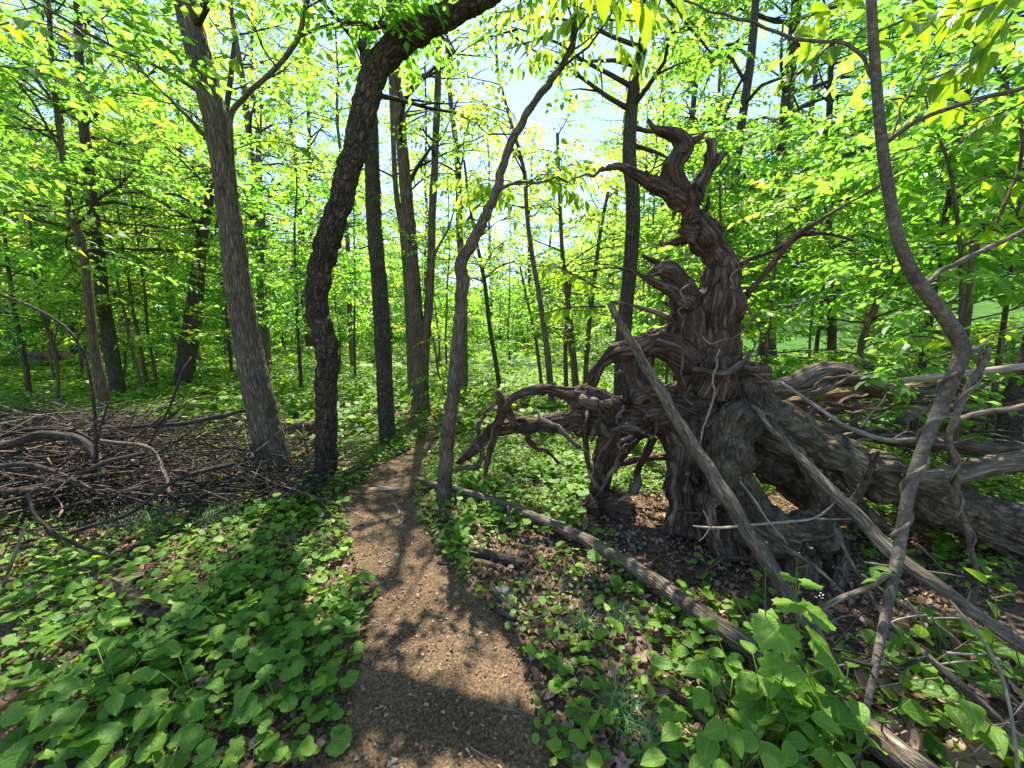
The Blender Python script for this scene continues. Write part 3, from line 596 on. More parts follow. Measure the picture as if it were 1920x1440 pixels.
fused('root_column', [
    ([(1335, 800, 120), (1330, 720, 118), (1332, 650, 100), (1342, 590, 88), (1350, 530, 84), (1348, 485, 78), (1322, 440, 64), (1302, 415, 50), (1293, 395, 44), (1290, 370, 42)], (3.0, 3.05)),
    ([(1292, 385, 44), (1270, 368, 44), (1245, 352, 40), (1212, 338, 32), (1180, 320, 26), (1152, 311, 16), (1125, 320, 9)], (3.05, 2.95)),
    ([(1290, 385, 42), (1272, 350, 40), (1258, 325, 40), (1264, 300, 42), (1283, 275, 46), (1268, 256, 38), (1243, 248, 24), (1226, 240, 16), (1214, 222, 10)], (3.05, 3.05)),
    ([(1284, 272, 24), (1300, 266, 14), (1312, 260, 12), (1322, 246, 8)], 3.05),
    ([(1293, 385, 36), (1312, 348, 28), (1325, 318, 26), (1334, 288, 20), (1332, 266, 16), (1324, 259, 10)], (3.05, 3.1)),
    ([(1322, 325, 22), (1342, 304, 18), (1352, 290, 16), (1365, 286, 8)], 3.1),
    ([(1300, 412, 26), (1318, 402, 14), (1328, 388, 10), (1329, 368, 6)], 3.0),
    ([(1300, 440, 40), (1282, 436, 26), (1272, 430, 14)], 3.0),
    ([(1330, 700, 60), (1306, 640, 60), (1298, 590, 56), (1288, 550, 56), (1272, 522, 50), (1250, 506, 34), (1226, 510, 18), (1210, 522, 8)], (3.0, 2.95)),
    ([(1290, 570, 36), (1255, 545, 28), (1212, 522, 15), (1180, 508, 11), (1148, 502, 9), (1104, 508, 6)], (2.95, 2.85)),
    ([(1280, 525, 28), (1240, 495, 20), (1202, 478, 11)], 3.0),
    ([(1335, 720, 90), (1285, 668, 70), (1235, 645, 50), (1190, 655, 42), (1150, 662, 28), (1124, 686, 22), (1108, 726, 22), (1100, 752, 18)], (3.0, 3.15)),
    ([(1235, 650, 34), (1262, 608, 24), (1240, 590, 14), (1190, 574, 10), (1140, 565, 7)], (3.05, 2.9)),
    ([(1252, 640, 28), (1263, 600, 20), (1262, 565, 18), (1258, 545, 8)], 3.05),
    ([(1200, 655, 50), (1190, 700, 56), (1205, 750, 80)], 3.1),
    ([(1345, 740, 90), (1385, 715, 70), (1430, 712, 60)], (3.0, 2.9)),
    ([(1375, 600, 20), (1395, 560, 14), (1420, 530, 11), (1450, 495, 11), (1490, 446, 14), (1530, 418, 11), (1580, 388, 9), (1650, 348, 9), (1700, 322, 6), (1740, 300, 4)], (3.0, 2.6)),
    ([(1372, 505, 12), (1405, 487, 10), (1445, 472, 11), (1492, 444, 14), (1540, 438, 11), (1580, 445, 10), (1606, 453, 7)], (3.0, 2.75)),
    ([(1375, 640, 30), (1382, 690, 26), (1372, 740, 30)], 2.95),
], .013, 'dead', dead, 50, 1.0, 11)
fused('root_mass', [
    ([(1340, 770, 120), (1270, 765, 100), (1200, 775, 100), (1130, 765, 84), (1085, 752, 50)], (3.0, 3.25)),
    ([(1130, 750, 50), (1095, 742, 34), (1060, 738, 27), (1020, 730, 24), (985, 736, 20), (958, 750, 17), (944, 768, 15)], (3.2, 3.3)),
    ([(1190, 795, 80), (1120, 790, 60), (1070, 787, 44), (1010, 796, 34), (960, 802, 28), (925, 806, 24), (895, 838, 20), (858, 868, 13)], (3.05, 3.75)),
    ([(930, 733, 10), (940, 752, 22), (940, 780, 17), (928, 805, 18), (918, 850, 12), (908, 893, 9)], (3.3, 3.45)),
    ([(945, 755, 16), (956, 775, 14), (965, 800, 14)], 3.35),
    ([(1200, 790, 80), (1160, 820, 70), (1138, 860, 54), (1130, 895, 40), (1120, 930, 30)], (3.05, 3.2)),
    ([(1100, 770, 18), (1098, 830, 13), (1105, 880, 13), (1128, 918, 12), (1160, 930, 9), (1196, 920, 14)], (3.1, 3.0)),
    ([(1250, 800, 60), (1300, 820, 90), (1330, 790, 100)], (3.0, 2.95)),
    ([(1225, 820, 20), (1210, 850, 16), (1195, 880, 14), (1192, 905, 9)], 3.25),
    ([(1270, 855, 14), (1225, 858, 13), (1190, 862, 13), (1160, 872, 12), (1140, 885, 10)], 3.4),
    ([(1190, 745, 40), (1220, 735, 30), (1255, 742, 30)], 2.95),
    ([(1100, 725, 10), (1130, 745, 20), (1150, 770, 24), (1120, 800, 18), (1108, 830, 10)], 2.95),
    ([(1140, 940, 70), (1170, 955, 60), (1110, 950, 50)], 3.1),
], .013, 'dead', dead, 60, 1.15, 9)
fused('fallen_trunk', [
    ([(1400, 700, 50, 2.95), (1405, 740, 92, 2.9), (1450, 790, 102, 2.75), (1530, 848, 102, 2.7), (1630, 893, 102, 2.65), (1770, 945, 102, 2.6), (1940, 1005, 102, 2.55), (2120, 1072, 118, 2.5)], 2.7),
    ([(1405, 760, 90, 2.85), (1376, 810, 100, 2.7), (1368, 870, 90, 2.6), (1390, 935, 90, 2.5), (1435, 985, 92, 2.42), (1495, 1002, 92, 2.38), (1545, 985, 66, 2.42)], 2.5),
    ([(1508, 860, 34, 2.5), (1522, 890, 28, 2.45), (1540, 925, 46, 2.42), (1548, 975, 60, 2.42)], 2.5),
    ([(1400, 850, 60, 2.85), (1470, 880, 90, 2.82), (1560, 940, 80, 2.8), (1640, 985, 60, 2.75)], 2.8), ([(1420, 990, 70, 2.6), (1500, 1040, 80, 2.6), (1560, 1080, 60, 2.6)], 2.6),
    ([(1480, 1000, 90, 2.4), (1500, 1060, 74, 2.3), (1498, 1110, 60, 2.2), (1500, 1150, 50, 2.15)], 2.4),
    ([(1555, 985, 44, 2.42), (1580, 1040, 34, 2.3), (1574, 1090, 30, 2.2), (1570, 1140, 30, 2.12)], 2.4),
    ([(1400, 930, 80, 2.6), (1420, 1010, 90, 2.5), (1430, 1080, 80, 2.35), (1440, 1130, 60, 2.3)], 2.5),
    ([(1590, 965, 20, 2.35), (1612, 925, 22, 2.3), (1632, 880, 20, 2.25), (1648, 846, 12, 2.2)], 2.3),
    ([(1700, 930, 60, 2.65), (1760, 900, 50, 2.6), (1830, 880, 40, 2.55), (1950, 862, 34, 2.5)], 2.6),
], .013, 'root', dead, 70, .8, 11)
fused('stump', [
    ([(1290, 1010, 120, 2.75), (1290, 940, 92, 2.85), (1288, 870, 80, 2.9), (1300, 800, 90, 2.95)], 2.8),
    ([(1375, 1040, 110, 2.5), (1352, 940, 112, 2.7), (1335, 850, 112, 2.85), (1335, 780, 110, 2.95)], 2.7),
    ([(1255, 1000, 40, 2.8), (1275, 960, 40, 2.85)], 2.8), ([(1420, 1060, 50, 2.4), (1390, 1000, 60, 2.55)], 2.5),
], .014, 'dead', dead, 80, 1.2, 13)
def rootlet(name, pts, Y0, Y1, mat, parent=dead, seed=0):
    Pb, Rb = W(pts, Y0, Y1); Pb, Rb = spline(Pb, Rb * .78, .022); k_ = np.arange(len(Pb)); gg = np.random.default_rng(seed)
    Rb = Rb * (1 + .38 * vn(np.stack([k_ * .45, k_ * 0 + seed * 2.3, k_ * 0], 1), 3)); B_ = MB(); V, Fs, B = tube(Pb, Rb, 8, spl=False, ridge=.12, k=4, tw=1, nz=.35, seed=seed, jit=.03); B_.add(V, Fs, B)
    e = Pb[-1]; d = Pb[-1] - Pb[-2]; d /= np.linalg.norm(d) + 1e-9
    for _ in range(3): B_.tube([e - d * .01, e + d * .02 + gg.normal(0, .006, 3), e + (d + gg.normal(0, .5, 3)) * gg.uniform(.02, .06)], [Rb[-1] * .6, Rb[-1] * .4, .0006], 4, spl=False)
    for _ in range(int(len(Pb) // 12)):
        j = gg.integers(2, len(Pb) - 1); v = gg.normal(0, 1, 3); v /= np.linalg.norm(v); l = Rb[j] * gg.uniform(2, 5); B_.tube([Pb[j], Pb[j] + v * l * .5, Pb[j] + v * l + gg.normal(0, l * .2, 3)], [Rb[j] * .45, Rb[j] * .3, .001], 5, spl=False)
    return ob(name, B_.mesh(name, M[mat]), parent)
    V, Fs, B = tube(Pb, Rb, 8)
    return ob(name, mesh(name, V, Fs, M[mat], bc=B), parent)
for i, (p, a, b, mt_) in enumerate([
    ([(1128, 318, 9), (1100, 328, 6), (1060, 338, 5), (1010, 340, 5), (965, 344, 5), (938, 358, 4)], 2.95, 3.3, 'deadgrey'),
    ([(1215, 320, 4), (1250, 300, 5), (1270, 288, 5), (1285, 280, 5)], 2.9, 2.95, 'deadgrey'),
    ([(1363, 288, 7), (1360, 310, 7), (1357, 335, 5), (1355, 360, 3)], 3.05, 3.05, 'deadgrey'),
    ([(1298, 518, 5), (1285, 545, 5), (1278, 590, 5), (1276, 640, 4)], 2.78, 2.8, 'deadgrey'),
    ([(1285, 600, 5), (1300, 622, 5), (1340, 640, 5), (1390, 620, 4), (1420, 590, 3)], 2.78, 2.8, 'deadgrey'),
    ([(1350, 652, 4), (1340, 690, 5), (1338, 730, 6), (1325, 780, 5), (1314, 830, 4)], 2.7, 2.65, 'pale'),
    ([(1420, 700, 4), (1445, 740, 4), (1435, 790, 5), (1400, 825, 4), (1388, 828, 3)], 2.6, 2.6, 'deadgrey'),
    ([(1385, 470, 4), (1400, 500, 5), (1378, 520, 5), (1390, 560, 5), (1415, 610, 5), (1425, 680, 4), (1450, 730, 3)], 2.85, 2.6, 'deadgrey'),
    ([(1300, 690, 12), (1345, 700, 14), (1380, 692, 16), (1400, 670, 12), (1412, 655, 7)], 2.75, 2.75, 'deadgrey'),
    ([(900, 790, 10), (893, 820, 10), (902, 850, 11), (895, 872, 12), (870, 880, 9), (850, 870, 7)], 3.5, 3.7, 'deadgrey'),
    ([(930, 752, 9), (912, 770, 9), (896, 792, 9)], 3.4, 3.5, 'deadgrey'),
    ([(1010, 770, 6), (1030, 790, 14), (1060, 815, 14), (1090, 840, 10)], 3.0, 2.9, 'deadgrey'),
    ([(985, 810, 10), (1000, 835, 13), (1025, 850, 9), (1050, 870, 6)], 3.4, 3.5, 'dead'),
    ([(1085, 745, 22), (1120, 760, 24), (1165, 750, 18)], 2.95, 2.85, 'deadgrey'),
    ([(1120, 800, 12), (1140, 815, 16), (1175, 800, 14), (1215, 815, 10)], 2.85, 2.8, 'deadgrey'),
    ([(1165, 850, 10), (1150, 880, 12), (1125, 920, 8)], 2.95, 3.0, 'deadgrey'),
    ([(1160, 936, 10), (1180, 925, 22), (1198, 905, 24), (1200, 895, 8)], 2.85, 2.85, 'deadgrey'),
    ([(1330, 880, 16), (1342, 940, 20), (1345, 1000, 14), (1350, 1030, 8)], 2.5, 2.4, 'deadgrey'),
    ([(1262, 870, 10), (1266, 920, 14), (1258, 985, 12)], 2.7, 2.65, 'deadgrey'),
    ([(1300, 1080, 10), (1380, 1045, 14), (1440, 1060, 12)], 2.25, 2.2, 'dead'),
    ([(1410, 760, 8), (1450, 780, 10), (1480, 830, 12), (1505, 860, 12)], 2.5, 2.35, 'deadgrey')]):
    rootlet('root', p, a, b, mt_, seed=90 + i)
g = np.random.default_rng(15)
for i in range(9):
    x0, y0 = g.uniform(1425, 1500), g.uniform(715, 815); x1 = g.uniform(1650, 1960); y1 = y0 + g.uniform(-50, 60); w_ = g.uniform(7, 17); Ya, Yb = g.uniform(2.85, 3.2), g.uniform(2.4, 3.4)
    rootlet('root', [(x0 + (x1 - x0) * t, y0 + (y1 - y0) * t + (g.normal(0, 9) if 0 < t < 1 else 0) - 22 * math.sin(math.pi * t) * g.uniform(-.3, 1), w_ * (1.1 - .75 * t)) for t in (0, .2, .4, .6, .8, 1)], Ya, Yb, ['deadgrey', 'dead', 'stick'][i % 3], seed=120 + i)
# shreds of bark and broken root ends hanging on the root mass
g = np.random.default_rng(5)
for i in range(40):
    px, py = [(g.uniform(1090, 1260), g.uniform(735, 880)), (g.uniform(1280, 1390), g.uniform(650, 760)), (g.uniform(1255, 1370), g.uniform(850, 1000))][i % 3]
    L_ = g.uniform(14, 46); a = g.uniform(-2.2, -.9) if i % 3 != 2 else g.uniform(1.4, 1.75); w_ = g.uniform(3, 9)
    rootlet('root', [(px, py, w_), (px + .5 * L_ * math.cos(a) + g.normal(0, 5), py - .5 * L_ * math.sin(a), w_ * .8), (px + L_ * math.cos(a), py - L_ * math.sin(a) + g.normal(0, 8), 2)],
            2.86 if i % 3 < 2 else 2.55, 2.78, 'deadgrey' if i % 2 else 'dead', seed=150 + i)

# ------------------------------------------------------------------ loose branches, logs and poles
def onground(pts, lift=.0):
    Pw = []; Rw = []
    for p in pts:
        q = G(p[0], p[1]); t = q.y * CP - (q.z - CAMH) * SP; r = p[2] / 2 / F * t; Pw.append([q.x, q.y, q.z + r * .7 + lift]); Rw.append(r)
    return np.array(Pw), np.array(Rw) * wcorr(pts)
def loose(name, label, cat, pts, mat, Y=None, lift=0, ns=10, twigs=(), group=None, seed=0, ridge=.05, nz=.12, k=6, step=.04):
    Pw, Rw = onground(pts, lift) if Y is None else W(pts, Y)
    V, Fs, B = tube(Pw, Rw, ns, step, ridge, k, 1, nz, seed, jit=.01)
    c = Vector(Pw.mean(0)); 
    if not twigs:
        o = ob(name, mesh(name, V - np.array(c), Fs, M[mat], bc=B), loc=c); return tag(o, label, cat, group)
    root = empty(name, c, label, cat, group); ob('stem', mesh('stem', V, Fs, M[mat], bc=B), root)
    for i, tw in enumerate(twigs):
        Pt, Rt = W(tw, tw[0][3]); V, Fs, B = tube(Pt, Rt, 6, .03, 0, 4, 1, .1, seed + i, jit=.008); ob('twig', mesh('twig', V, Fs, M[mat], bc=B), root)
    return root
loose('fallen_pole', 'long pole with cracked bark leaning from the root mass down to the foreground', 'fallen branch',
      [(1141, 568, 13, 2.75), (1200, 668, 18, 2.62), (1260, 770, 22, 2.42), (1330, 880, 26, 2.2), (1400, 990, 28, 2.0), (1470, 1105, 28, 1.82), (1530, 1195, 26, 1.68), (1575, 1260, 22, 1.6)], 'stick', 2, ns=16, seed=1)
loose('fallen_pole', 'long lichened pole lying across the ground from the path edge to bottom right', 'fallen branch',
      [(780, 913, 11), (870, 938, 13), (960, 970, 16), (1050, 1010, 20), (1140, 1060, 25), (1230, 1120, 30), (1310, 1182, 36), (1390, 1240, 40), (1520, 1330, 46), (1640, 1430, 54), (1740, 1510, 56)], 'grey', lift=.06, ns=16, seed=2)
loose('stick', 'short broken stub standing up from the long pole on the ground', 'stick', [(962, 985, 7, 2.78), (955, 968, 6, 2.8), (951, 950, 5, 2.8)], 'stick', 2.8, seed=21)
loose('fallen_branch', 'grey branch slanting from the loop root down to the right edge', 'fallen branch',
      [(1418, 768, 9, 2.45), (1480, 838, 13, 2.25), (1555, 915, 22, 2.05), (1620, 978, 26, 1.9), (1680, 1040, 28, 1.75), (1760, 1100, 24, 1.6), (1850, 1166, 24, 1.5), (1950, 1240, 24, 1.4)], 'stick', 2, ns=14, seed=3)
loose('fallen_branch', 'pale bare branch with side twigs across the upper logs', 'fallen branch',
      [(1466, 716, 6, 2.45), (1540, 768, 7, 2.3), (1600, 806, 8, 2.2), (1650, 822, 9, 2.1), (1700, 826, 9, 2.0), (1728, 827, 10, 1.9)], 'pale', 2, seed=4,
      twigs=[[(1613, 800, 5, 2.15), (1640, 770, 4, 2.15), (1660, 740, 3, 2.15)], [(1640, 785, 4, 2.12), (1660, 775, 3, 2.12)], [(1672, 822, 4, 2.0), (1690, 812, 3, 2.0), (1700, 810, 2, 2.0)]])
loose('twig', 'straight white bleached twig hanging level in front of the stump', 'twig',
      [(1302, 985, 3, 2.0), (1335, 988, 5, 2.0), (1400, 986, 5, 2.0), (1470, 978, 5, 2.0), (1530, 970, 5, 2.0), (1560, 950, 4, 2.0), (1580, 925, 3, 2.0)], 'pale', 2, seed=5,
      twigs=[[(1335, 988, 3, 2.0), (1325, 970, 3, 2.0), (1317, 956, 2, 2.0)], [(1345, 988, 3, 2.0), (1346, 1010, 3, 2.0)], [(1335, 988, 3, 2.0), (1318, 1008, 2, 2.0), (1310, 1015, 2, 2.0)], [(1530, 972, 4, 2.0), (1580, 974, 3, 2.0), (1608, 973, 2, 2.0)]])
loose('stick', 'thin straight stick slanting in front of the loop root', 'stick', [(1385, 900, 3, 2.0), (1430, 960, 4, 1.95), (1475, 1020, 3, 1.9)], 'pale', 2, seed=6)
loose('stick', 'long thin grey stick behind the leaning pole, low by the loop root', 'stick', [(1405, 985, 5, 1.95), (1480, 1030, 6, 1.9), (1560, 1090, 6, 1.8)], 'stick', 2, seed=7)
loose('fallen_branch', 'bent weathered branch reaching left from the near vine tree', 'fallen branch', [(1672, 1068, 16, 1.5), (1640, 1096, 13, 1.5), (1590, 1118, 13, 1.5), (1525, 1147, 9, 1.5)], 'stick', 2, seed=8)
loose('fallen_branch', 'pale branch entering from the right edge at the knot of the near tree', 'fallen branch', [(1690, 712, 12, 1.85), (1760, 706, 12, 1.85), (1840, 696, 13, 1.8), (1960, 678, 14, 1.7)], 'pale', 2, seed=9)
loose('fallen_branch', 'bare grey branch entering from the right edge below the pale one', 'fallen branch', [(1790, 786, 8, 2.0), (1840, 774, 11, 2.0), (1960, 754, 12, 1.9)], 'stick', 2, seed=10)
loose('fallen_branch', 'thin branch crossing the bottom right corner towards the right edge', 'fallen branch', [(1560, 990, 6, 1.7), (1640, 1130, 7, 1.55), (1740, 1235, 12, 1.4), (1830, 1310, 16, 1.3), (1950, 1420, 18, 1.2)], 'stick', 2, seed=11)
loose('fallen_branch', 'thin pale branch curving down along the right edge with a few leaves', 'fallen branch', [(1775, 1122, 5, 1.3), (1830, 1185, 6, 1.25), (1865, 1240, 7, 1.2), (1890, 1310, 7, 1.15), (1905, 1390, 8, 1.1), (1915, 1470, 8, 1.05)], 'pale', 2, seed=12)
loose('stick', 'short dark stick lying level across the near vine tree foot', 'stick', [(1585, 1240, 7, 1.35), (1640, 1250, 8, 1.33), (1700, 1252, 9, 1.33), (1740, 1236, 9, 1.33)], 'stickdark', 2, seed=13)
loose('twig', 'white forked twig right of the near vine tree, lower one', 'twig', [(1655, 1175, 4, 1.5), (1690, 1162, 4, 1.5), (1740, 1152, 3, 1.5)], 'pale', 2, seed=14, twigs=[[(1745, 1160, 4, 1.5), (1775, 1185, 4, 1.5), (1802, 1202, 2, 1.5)], [(1745, 1160, 3, 1.5), (1800, 1160, 3, 1.5)]])
loose('twig', 'thin white twig standing steeply right of the near vine tree', 'twig', [(1700, 1125, 4, 1.5), (1725, 1160, 4, 1.5), (1745, 1195, 4, 1.5)], 'pale', 2, seed=15)
loose('twig', 'thin forked dark twig reaching left above the tall serrated plant', 'twig', [(1500, 1250, 7, 1.5), (1440, 1200, 5, 1.6), (1400, 1160, 4, 1.7), (1370, 1110, 3, 1.8)], 'stickdark', 2, seed=16)
# logs behind the fallen trunk
loose('log', 'arched weathered log resting behind the fallen trunk, highest of the logs', 'log', [(1425, 745, 44, 3.2), (1480, 722, 42, 3.15), (1540, 700, 38, 3.1), (1590, 700, 30, 3.1), (1650, 730, 30, 3.05), (1720, 732, 24, 3.0), (1780, 715, 18, 2.9), (1815, 690, 12, 2.85)], 'deadgrey', 3, ns=26, ridge=.09, nz=.2, k=11, seed=17)
loose('log', 'orange brown rotten log tucked under the arched log', 'log', [(1440, 766, 24, 3.35), (1500, 752, 26, 3.35), (1560, 742, 27, 3.35), (1630, 734, 26, 3.4), (1700, 730, 22, 3.4)], 'orange', 3, ns=20, ridge=.06, nz=.15, k=9, seed=18)
loose('log', 'long dark log running right just above the fallen trunk', 'log', [(1465, 788, 20, 3.2), (1540, 800, 26, 3.2), (1640, 816, 28, 3.2), (1740, 830, 27, 3.2), (1850, 842, 24, 3.2), (1980, 850, 22, 3.2)], 'dead', 3, ns=24, ridge=.09, nz=.2, k=11, seed=19)
loose('log', 'pale split branch log lying along the right edge over the fallen trunk', 'log', [(1700, 895, 26, 2.4), (1770, 893, 36, 2.4), (1840, 876, 38, 2.35), (1960, 856, 38, 2.3)], 'deadgrey', 3, ns=22, ridge=.1, nz=.2, k=9, seed=20)
loose('log', 'broken mossy log end on the lawn side behind the leaning thin tree', 'log', [(1500, 760, 26), (1590, 700, 40), (1625, 690, 30)], 'deadgrey', lift=0, ns=18, ridge=.08, nz=.2, k=9, seed=22)
loose('log', 'slanting broken log in the grass right of the leaning thin tree', 'log', [(1690, 790, 22, 4.4), (1720, 770, 24, 4.5), (1760, 752, 18, 4.6)], 'stick', 3, ns=14, seed=23)
g = np.random.default_rng(12)
for i in range(18):
    px, py = g.uniform(1440, 1920), g.uniform(695, 830); L_ = g.uniform(50, 170); a = g.normal(0, .28); w_ = g.uniform(4, 12)
    Y = g.uniform(3.4, 5.5)
    q = [(px + L_ * math.cos(a) * s, py - L_ * math.sin(a) * s + g.normal(0, 6), w_ * (1 - .5 * s), Y) for s in (0, .5, 1)]
    loose('stick', 'dead branch in the tangle lying behind the fallen logs', 'stick', q, ['stick', 'deadgrey', 'stickdark'][i % 3], Y, group='branches tangled behind the fallen logs', seed=200 + i, ns=7)
# sticks and wood by the path
for i, (nm, lab, ct, pts, mt_) in enumerate([
    ('stick', 'dark knotty stick crossing the right path edge below the slender tree', 'stick', [(862, 1036, 16), (905, 1046, 20), (950, 1056, 20), (975, 1066, 16)], 'stickdark'),
    ('stick', 'short reddish wood piece under the dark knotty stick', 'stick', [(868, 1054, 12), (905, 1060, 14), (940, 1066, 10)], 'orange'),
    ('stick', 'short black stick jutting onto the path', 'stick', [(820, 1056, 8), (845, 1062, 8), (868, 1066, 8)], 'stickdark'),
    ('stick', 'two tone stick lying at the right path edge, upper of the pair', 'stick', [(918, 1104, 9), (945, 1130, 9), (972, 1152, 10)], 'stick'),
    ('stick', 'thin pale stick lying at the right path edge, lower of the pair', 'stick', [(930, 1100, 5), (945, 1122, 6), (975, 1150, 5), (1030, 1165, 4)], 'pale'),
    ('stick', 'rotten branch piece by the shadow at the right path edge', 'stick', [(918, 1134, 14), (940, 1150, 16), (965, 1164, 14)], 'dead'),
    ('stick', 'stick lying on the path near the bottom centre', 'stick', [(922, 1330, 6), (965, 1334, 9), (1005, 1356, 10), (1050, 1390, 8)], 'stick'),
    ('stick', 'small forked stick on the path left of the slender tree', 'stick', [(744, 952, 6), (752, 968, 7), (757, 978, 6), (746, 990, 4)], 'stick'),
    ('stick', 'thin stick at the left edge of the bare path', 'stick', [(628, 984, 4), (640, 988, 5), (656, 987, 4)], 'stick'),
    ('stick', 'thin root like stick on the path before the long pole end', 'stick', [(735, 928, 4), (760, 921, 5), (778, 922, 5)], 'stick'),
    ('stick', 'stick leaning straight up and down right of the path bottom', 'stick', [(1048, 1082, 4), (1050, 1140, 6), (1051, 1220, 7), (1052, 1290, 7)], 'stick'),
    ('stick', 'rotten branch lying in dead leaves below the long lichened pole', 'stick', [(1205, 1285, 16), (1260, 1310, 24), (1310, 1350, 26), (1345, 1390, 20)], 'dead'),
    ('stick', 'curved piece of bark beside the bottom grass tuft', 'stick', [(1050, 1265, 10), (1075, 1247, 12), (1110, 1245, 8), (1140, 1248, 6)], 'stick'),
    ('stick', 'crooked dark stick branching off the long lichened pole', 'stick', [(1088, 1092, 12), (1115, 1104, 12), (1150, 1104, 9), (1190, 1112, 10)], 'stickdark'),
    ('log', 'rotting half buried log in the plants at lower left', 'log', [(150, 1085, 30), (230, 1130, 44), (300, 1168, 50), (380, 1196, 34), (450, 1222, 26), (520, 1262, 22)], 'dead'),
    ('stick', 'long stick lying between the plants at the bottom left', 'stick', [(250, 1370, 9), (310, 1356, 12), (370, 1338, 13), (430, 1330, 9)], 'stick'),
    ('stick', 'straight grey stick slanting down the left plants from the brush pile', 'stick', [(318, 905, 6), (370, 945, 8), (405, 990, 9), (440, 1050, 7)], 'stick'),
    ('log', 'rotten log lying between the two big left trunks', 'log', [(500, 800, 22), (560, 815, 30), (640, 800, 26)], 'dead'),
    ('stick', 'bleached crooked root stub leaning between the two big left trunks', 'stick', [(548, 826, 10), (555, 800, 12), (566, 782, 9), (550, 772, 5)], 'pale'),
    ('log', 'long thin log lying left of the brush at the far left', 'log', [(-20, 792, 22), (60, 778, 20), (180, 776, 16), (280, 786, 12)], 'dead'),
    ('log', 'thin fallen trunk lying in the far left grass', 'log', [(-20, 700, 6), (60, 712, 8), (180, 712, 8), (260, 712, 6)], 'dark')]):
    loose(nm, lab, ct, pts, mt_, seed=30 + i, ns=12 if nm == 'stick' else 20, ridge=.05 if nm == 'stick' else .12, nz=.15 if nm == 'stick' else .3)
g = np.random.default_rng(66)
for i in range(44):
    px, py = g.uniform(1500, 1940), g.uniform(1060, 1430); L_ = g.uniform(60, 230); a = g.choice([-.7, .5, -1.0, .15]) + g.normal(0, .25); Y = G(px, py).y * g.uniform(.84, .97)
    loose('stick', ['thin pale dead stick in the tangle at the lower right', 'thin brown dead stick in the tangle at the lower right', 'thin dark dead stick in the tangle at the lower right'][i % 3], 'stick',
          [(px - L_ / 2 * math.cos(a), py + L_ / 2 * math.sin(a), g.uniform(3, 6)), (px + g.normal(0, 6), py + g.normal(0, 6), 4), (px + L_ / 2 * math.cos(a), py - L_ / 2 * math.sin(a), 2)], ['pale', 'stick', 'stickdark'][i % 3], Y, group='thin sticks tangled at the lower right', seed=500 + i, ns=6)
for i in range(26):
    px, py = g.uniform(900, 1560), g.uniform(1080, 1430); q = G(px, py)
    if pathd(q.x, q.y) < 1: continue
    L_ = g.uniform(30, 120); a = g.uniform(-1.2, .6)
    loose('stick', 'small dead stick lying in the dead leaves right of the path', 'stick', [(px, py, g.uniform(3, 8)), (px + L_ / 2 * math.cos(a), py - L_ / 2 * math.sin(a) + g.normal(0, 5), 4), (px + L_ * math.cos(a), py - L_ * math.sin(a), 3)], ['stick', 'stickdark', 'pale'][i % 3], lift=.015, group='small sticks in the litter right of the path', seed=600 + i, ns=6)
# sawn logs
M['cut'] = leafmat('sawn_wood_face', (.25, .15, .06), (.33, .20, .09), (.4, .27, .14), (.5, .4, .3), .0, .8)
for i, (lab, x0, x1, py, wd) in enumerate([('upper sawn log of the two stacked at the far left', 50, 88, 664, 12), ('lower sawn log of the two stacked at the far left', 48, 87, 680, 15), ('single sawn log end right of the two stacked logs', 108, 124, 664, 14)]):
    Pw, Rw = W([(x0, py, wd), ((x0 + x1) / 2, py, wd), (x1, py + 1, wd)], G(70, 689).y, G(70, 689).y - .4); c = Pw.mean(0)
    root = empty('sawn_log', c, lab, 'log'); V, Fs, B = tube(Pw, Rw, 16, .3, .02, 5, 0, .04, i); ob('bark', mesh('bark', V, Fs, M['grey'], bc=B), root)
    T = Pw[-1] - Pw[0]; T /= np.linalg.norm(T); th = np.linspace(0, 2 * np.pi, 17)[:-1]; u_ = np.cross(T, [0, 0, 1]); u_ /= np.linalg.norm(u_); v_ = np.cross(T, u_)
    cc = Pw[-1] + T * (.3 * Rw[-1] + .004); V = np.vstack([cc, cc + Rw[0] * .93 * (np.cos(th)[:, None] * u_ + np.sin(th)[:, None] * v_)])
    ob('cut_face', mesh('cut_face', V, [np.array([[0, 1 + k, 1 + (k + 1) % 16] for k in range(16)])], M['cut'], var=np.full(17, .3)), root)
# vines winding on the near tree
def vine(label, ctr, Y, turns, rad, wv, mat='stick', seed=0, ph=0, nm='vine'):
    Pw, Rw = W(ctr, Y); Pw, Rw = spline(Pw, Rw, .015); T, N_, B_ = frames(Pw); s = np.linspace(0, 1, len(Pw)); a = s * turns * 2 * np.pi + ph
    rr = (Rw + rad)[:, None]; V, Fs, B = tube(Pw + rr * (np.cos(a)[:, None] * N_ + np.sin(a)[:, None] * B_), np.full(len(Pw), wv), 9, .012, 0, 4, 1, .15, seed)
    c = Vector(Pw.mean(0)); return tag(ob(nm, mesh(nm, V - np.array(c), Fs, M[mat], bc=B), loc=c), label, 'vine')
vine('woody vine spiralling up the lower trunk of the near curved tree', [(1684, 1010, 28, 1.56), (1705, 920, 27, 1.6), (1735, 830, 28, 1.65), (1765, 760, 30, 1.7), (1790, 700, 33, 1.7)], 1.6, 3.2, .004, .0085, 'stick', 3)
vc = [(1848, 655, 6), (1838, 690, 6), (1815, 735, 6), (1790, 775, 6), (1783, 820, 6), (1790, 870, 6), (1795, 925, 6), (1803, 975, 6), (1822, 1015, 6), (1826, 1060, 6), (1834, 1095, 6), (1822, 1130, 6), (1800, 1150, 5)]
vine('thicker strand of the twisted hanging vine pair at right', vc, 1.62, 5, .002, .0115, 'smooth', 4)
vine('thinner strand wrapped round the hanging twisted vine at right', vc, 1.62, 7, .010, .0065, 'stick', 5, 2.5)
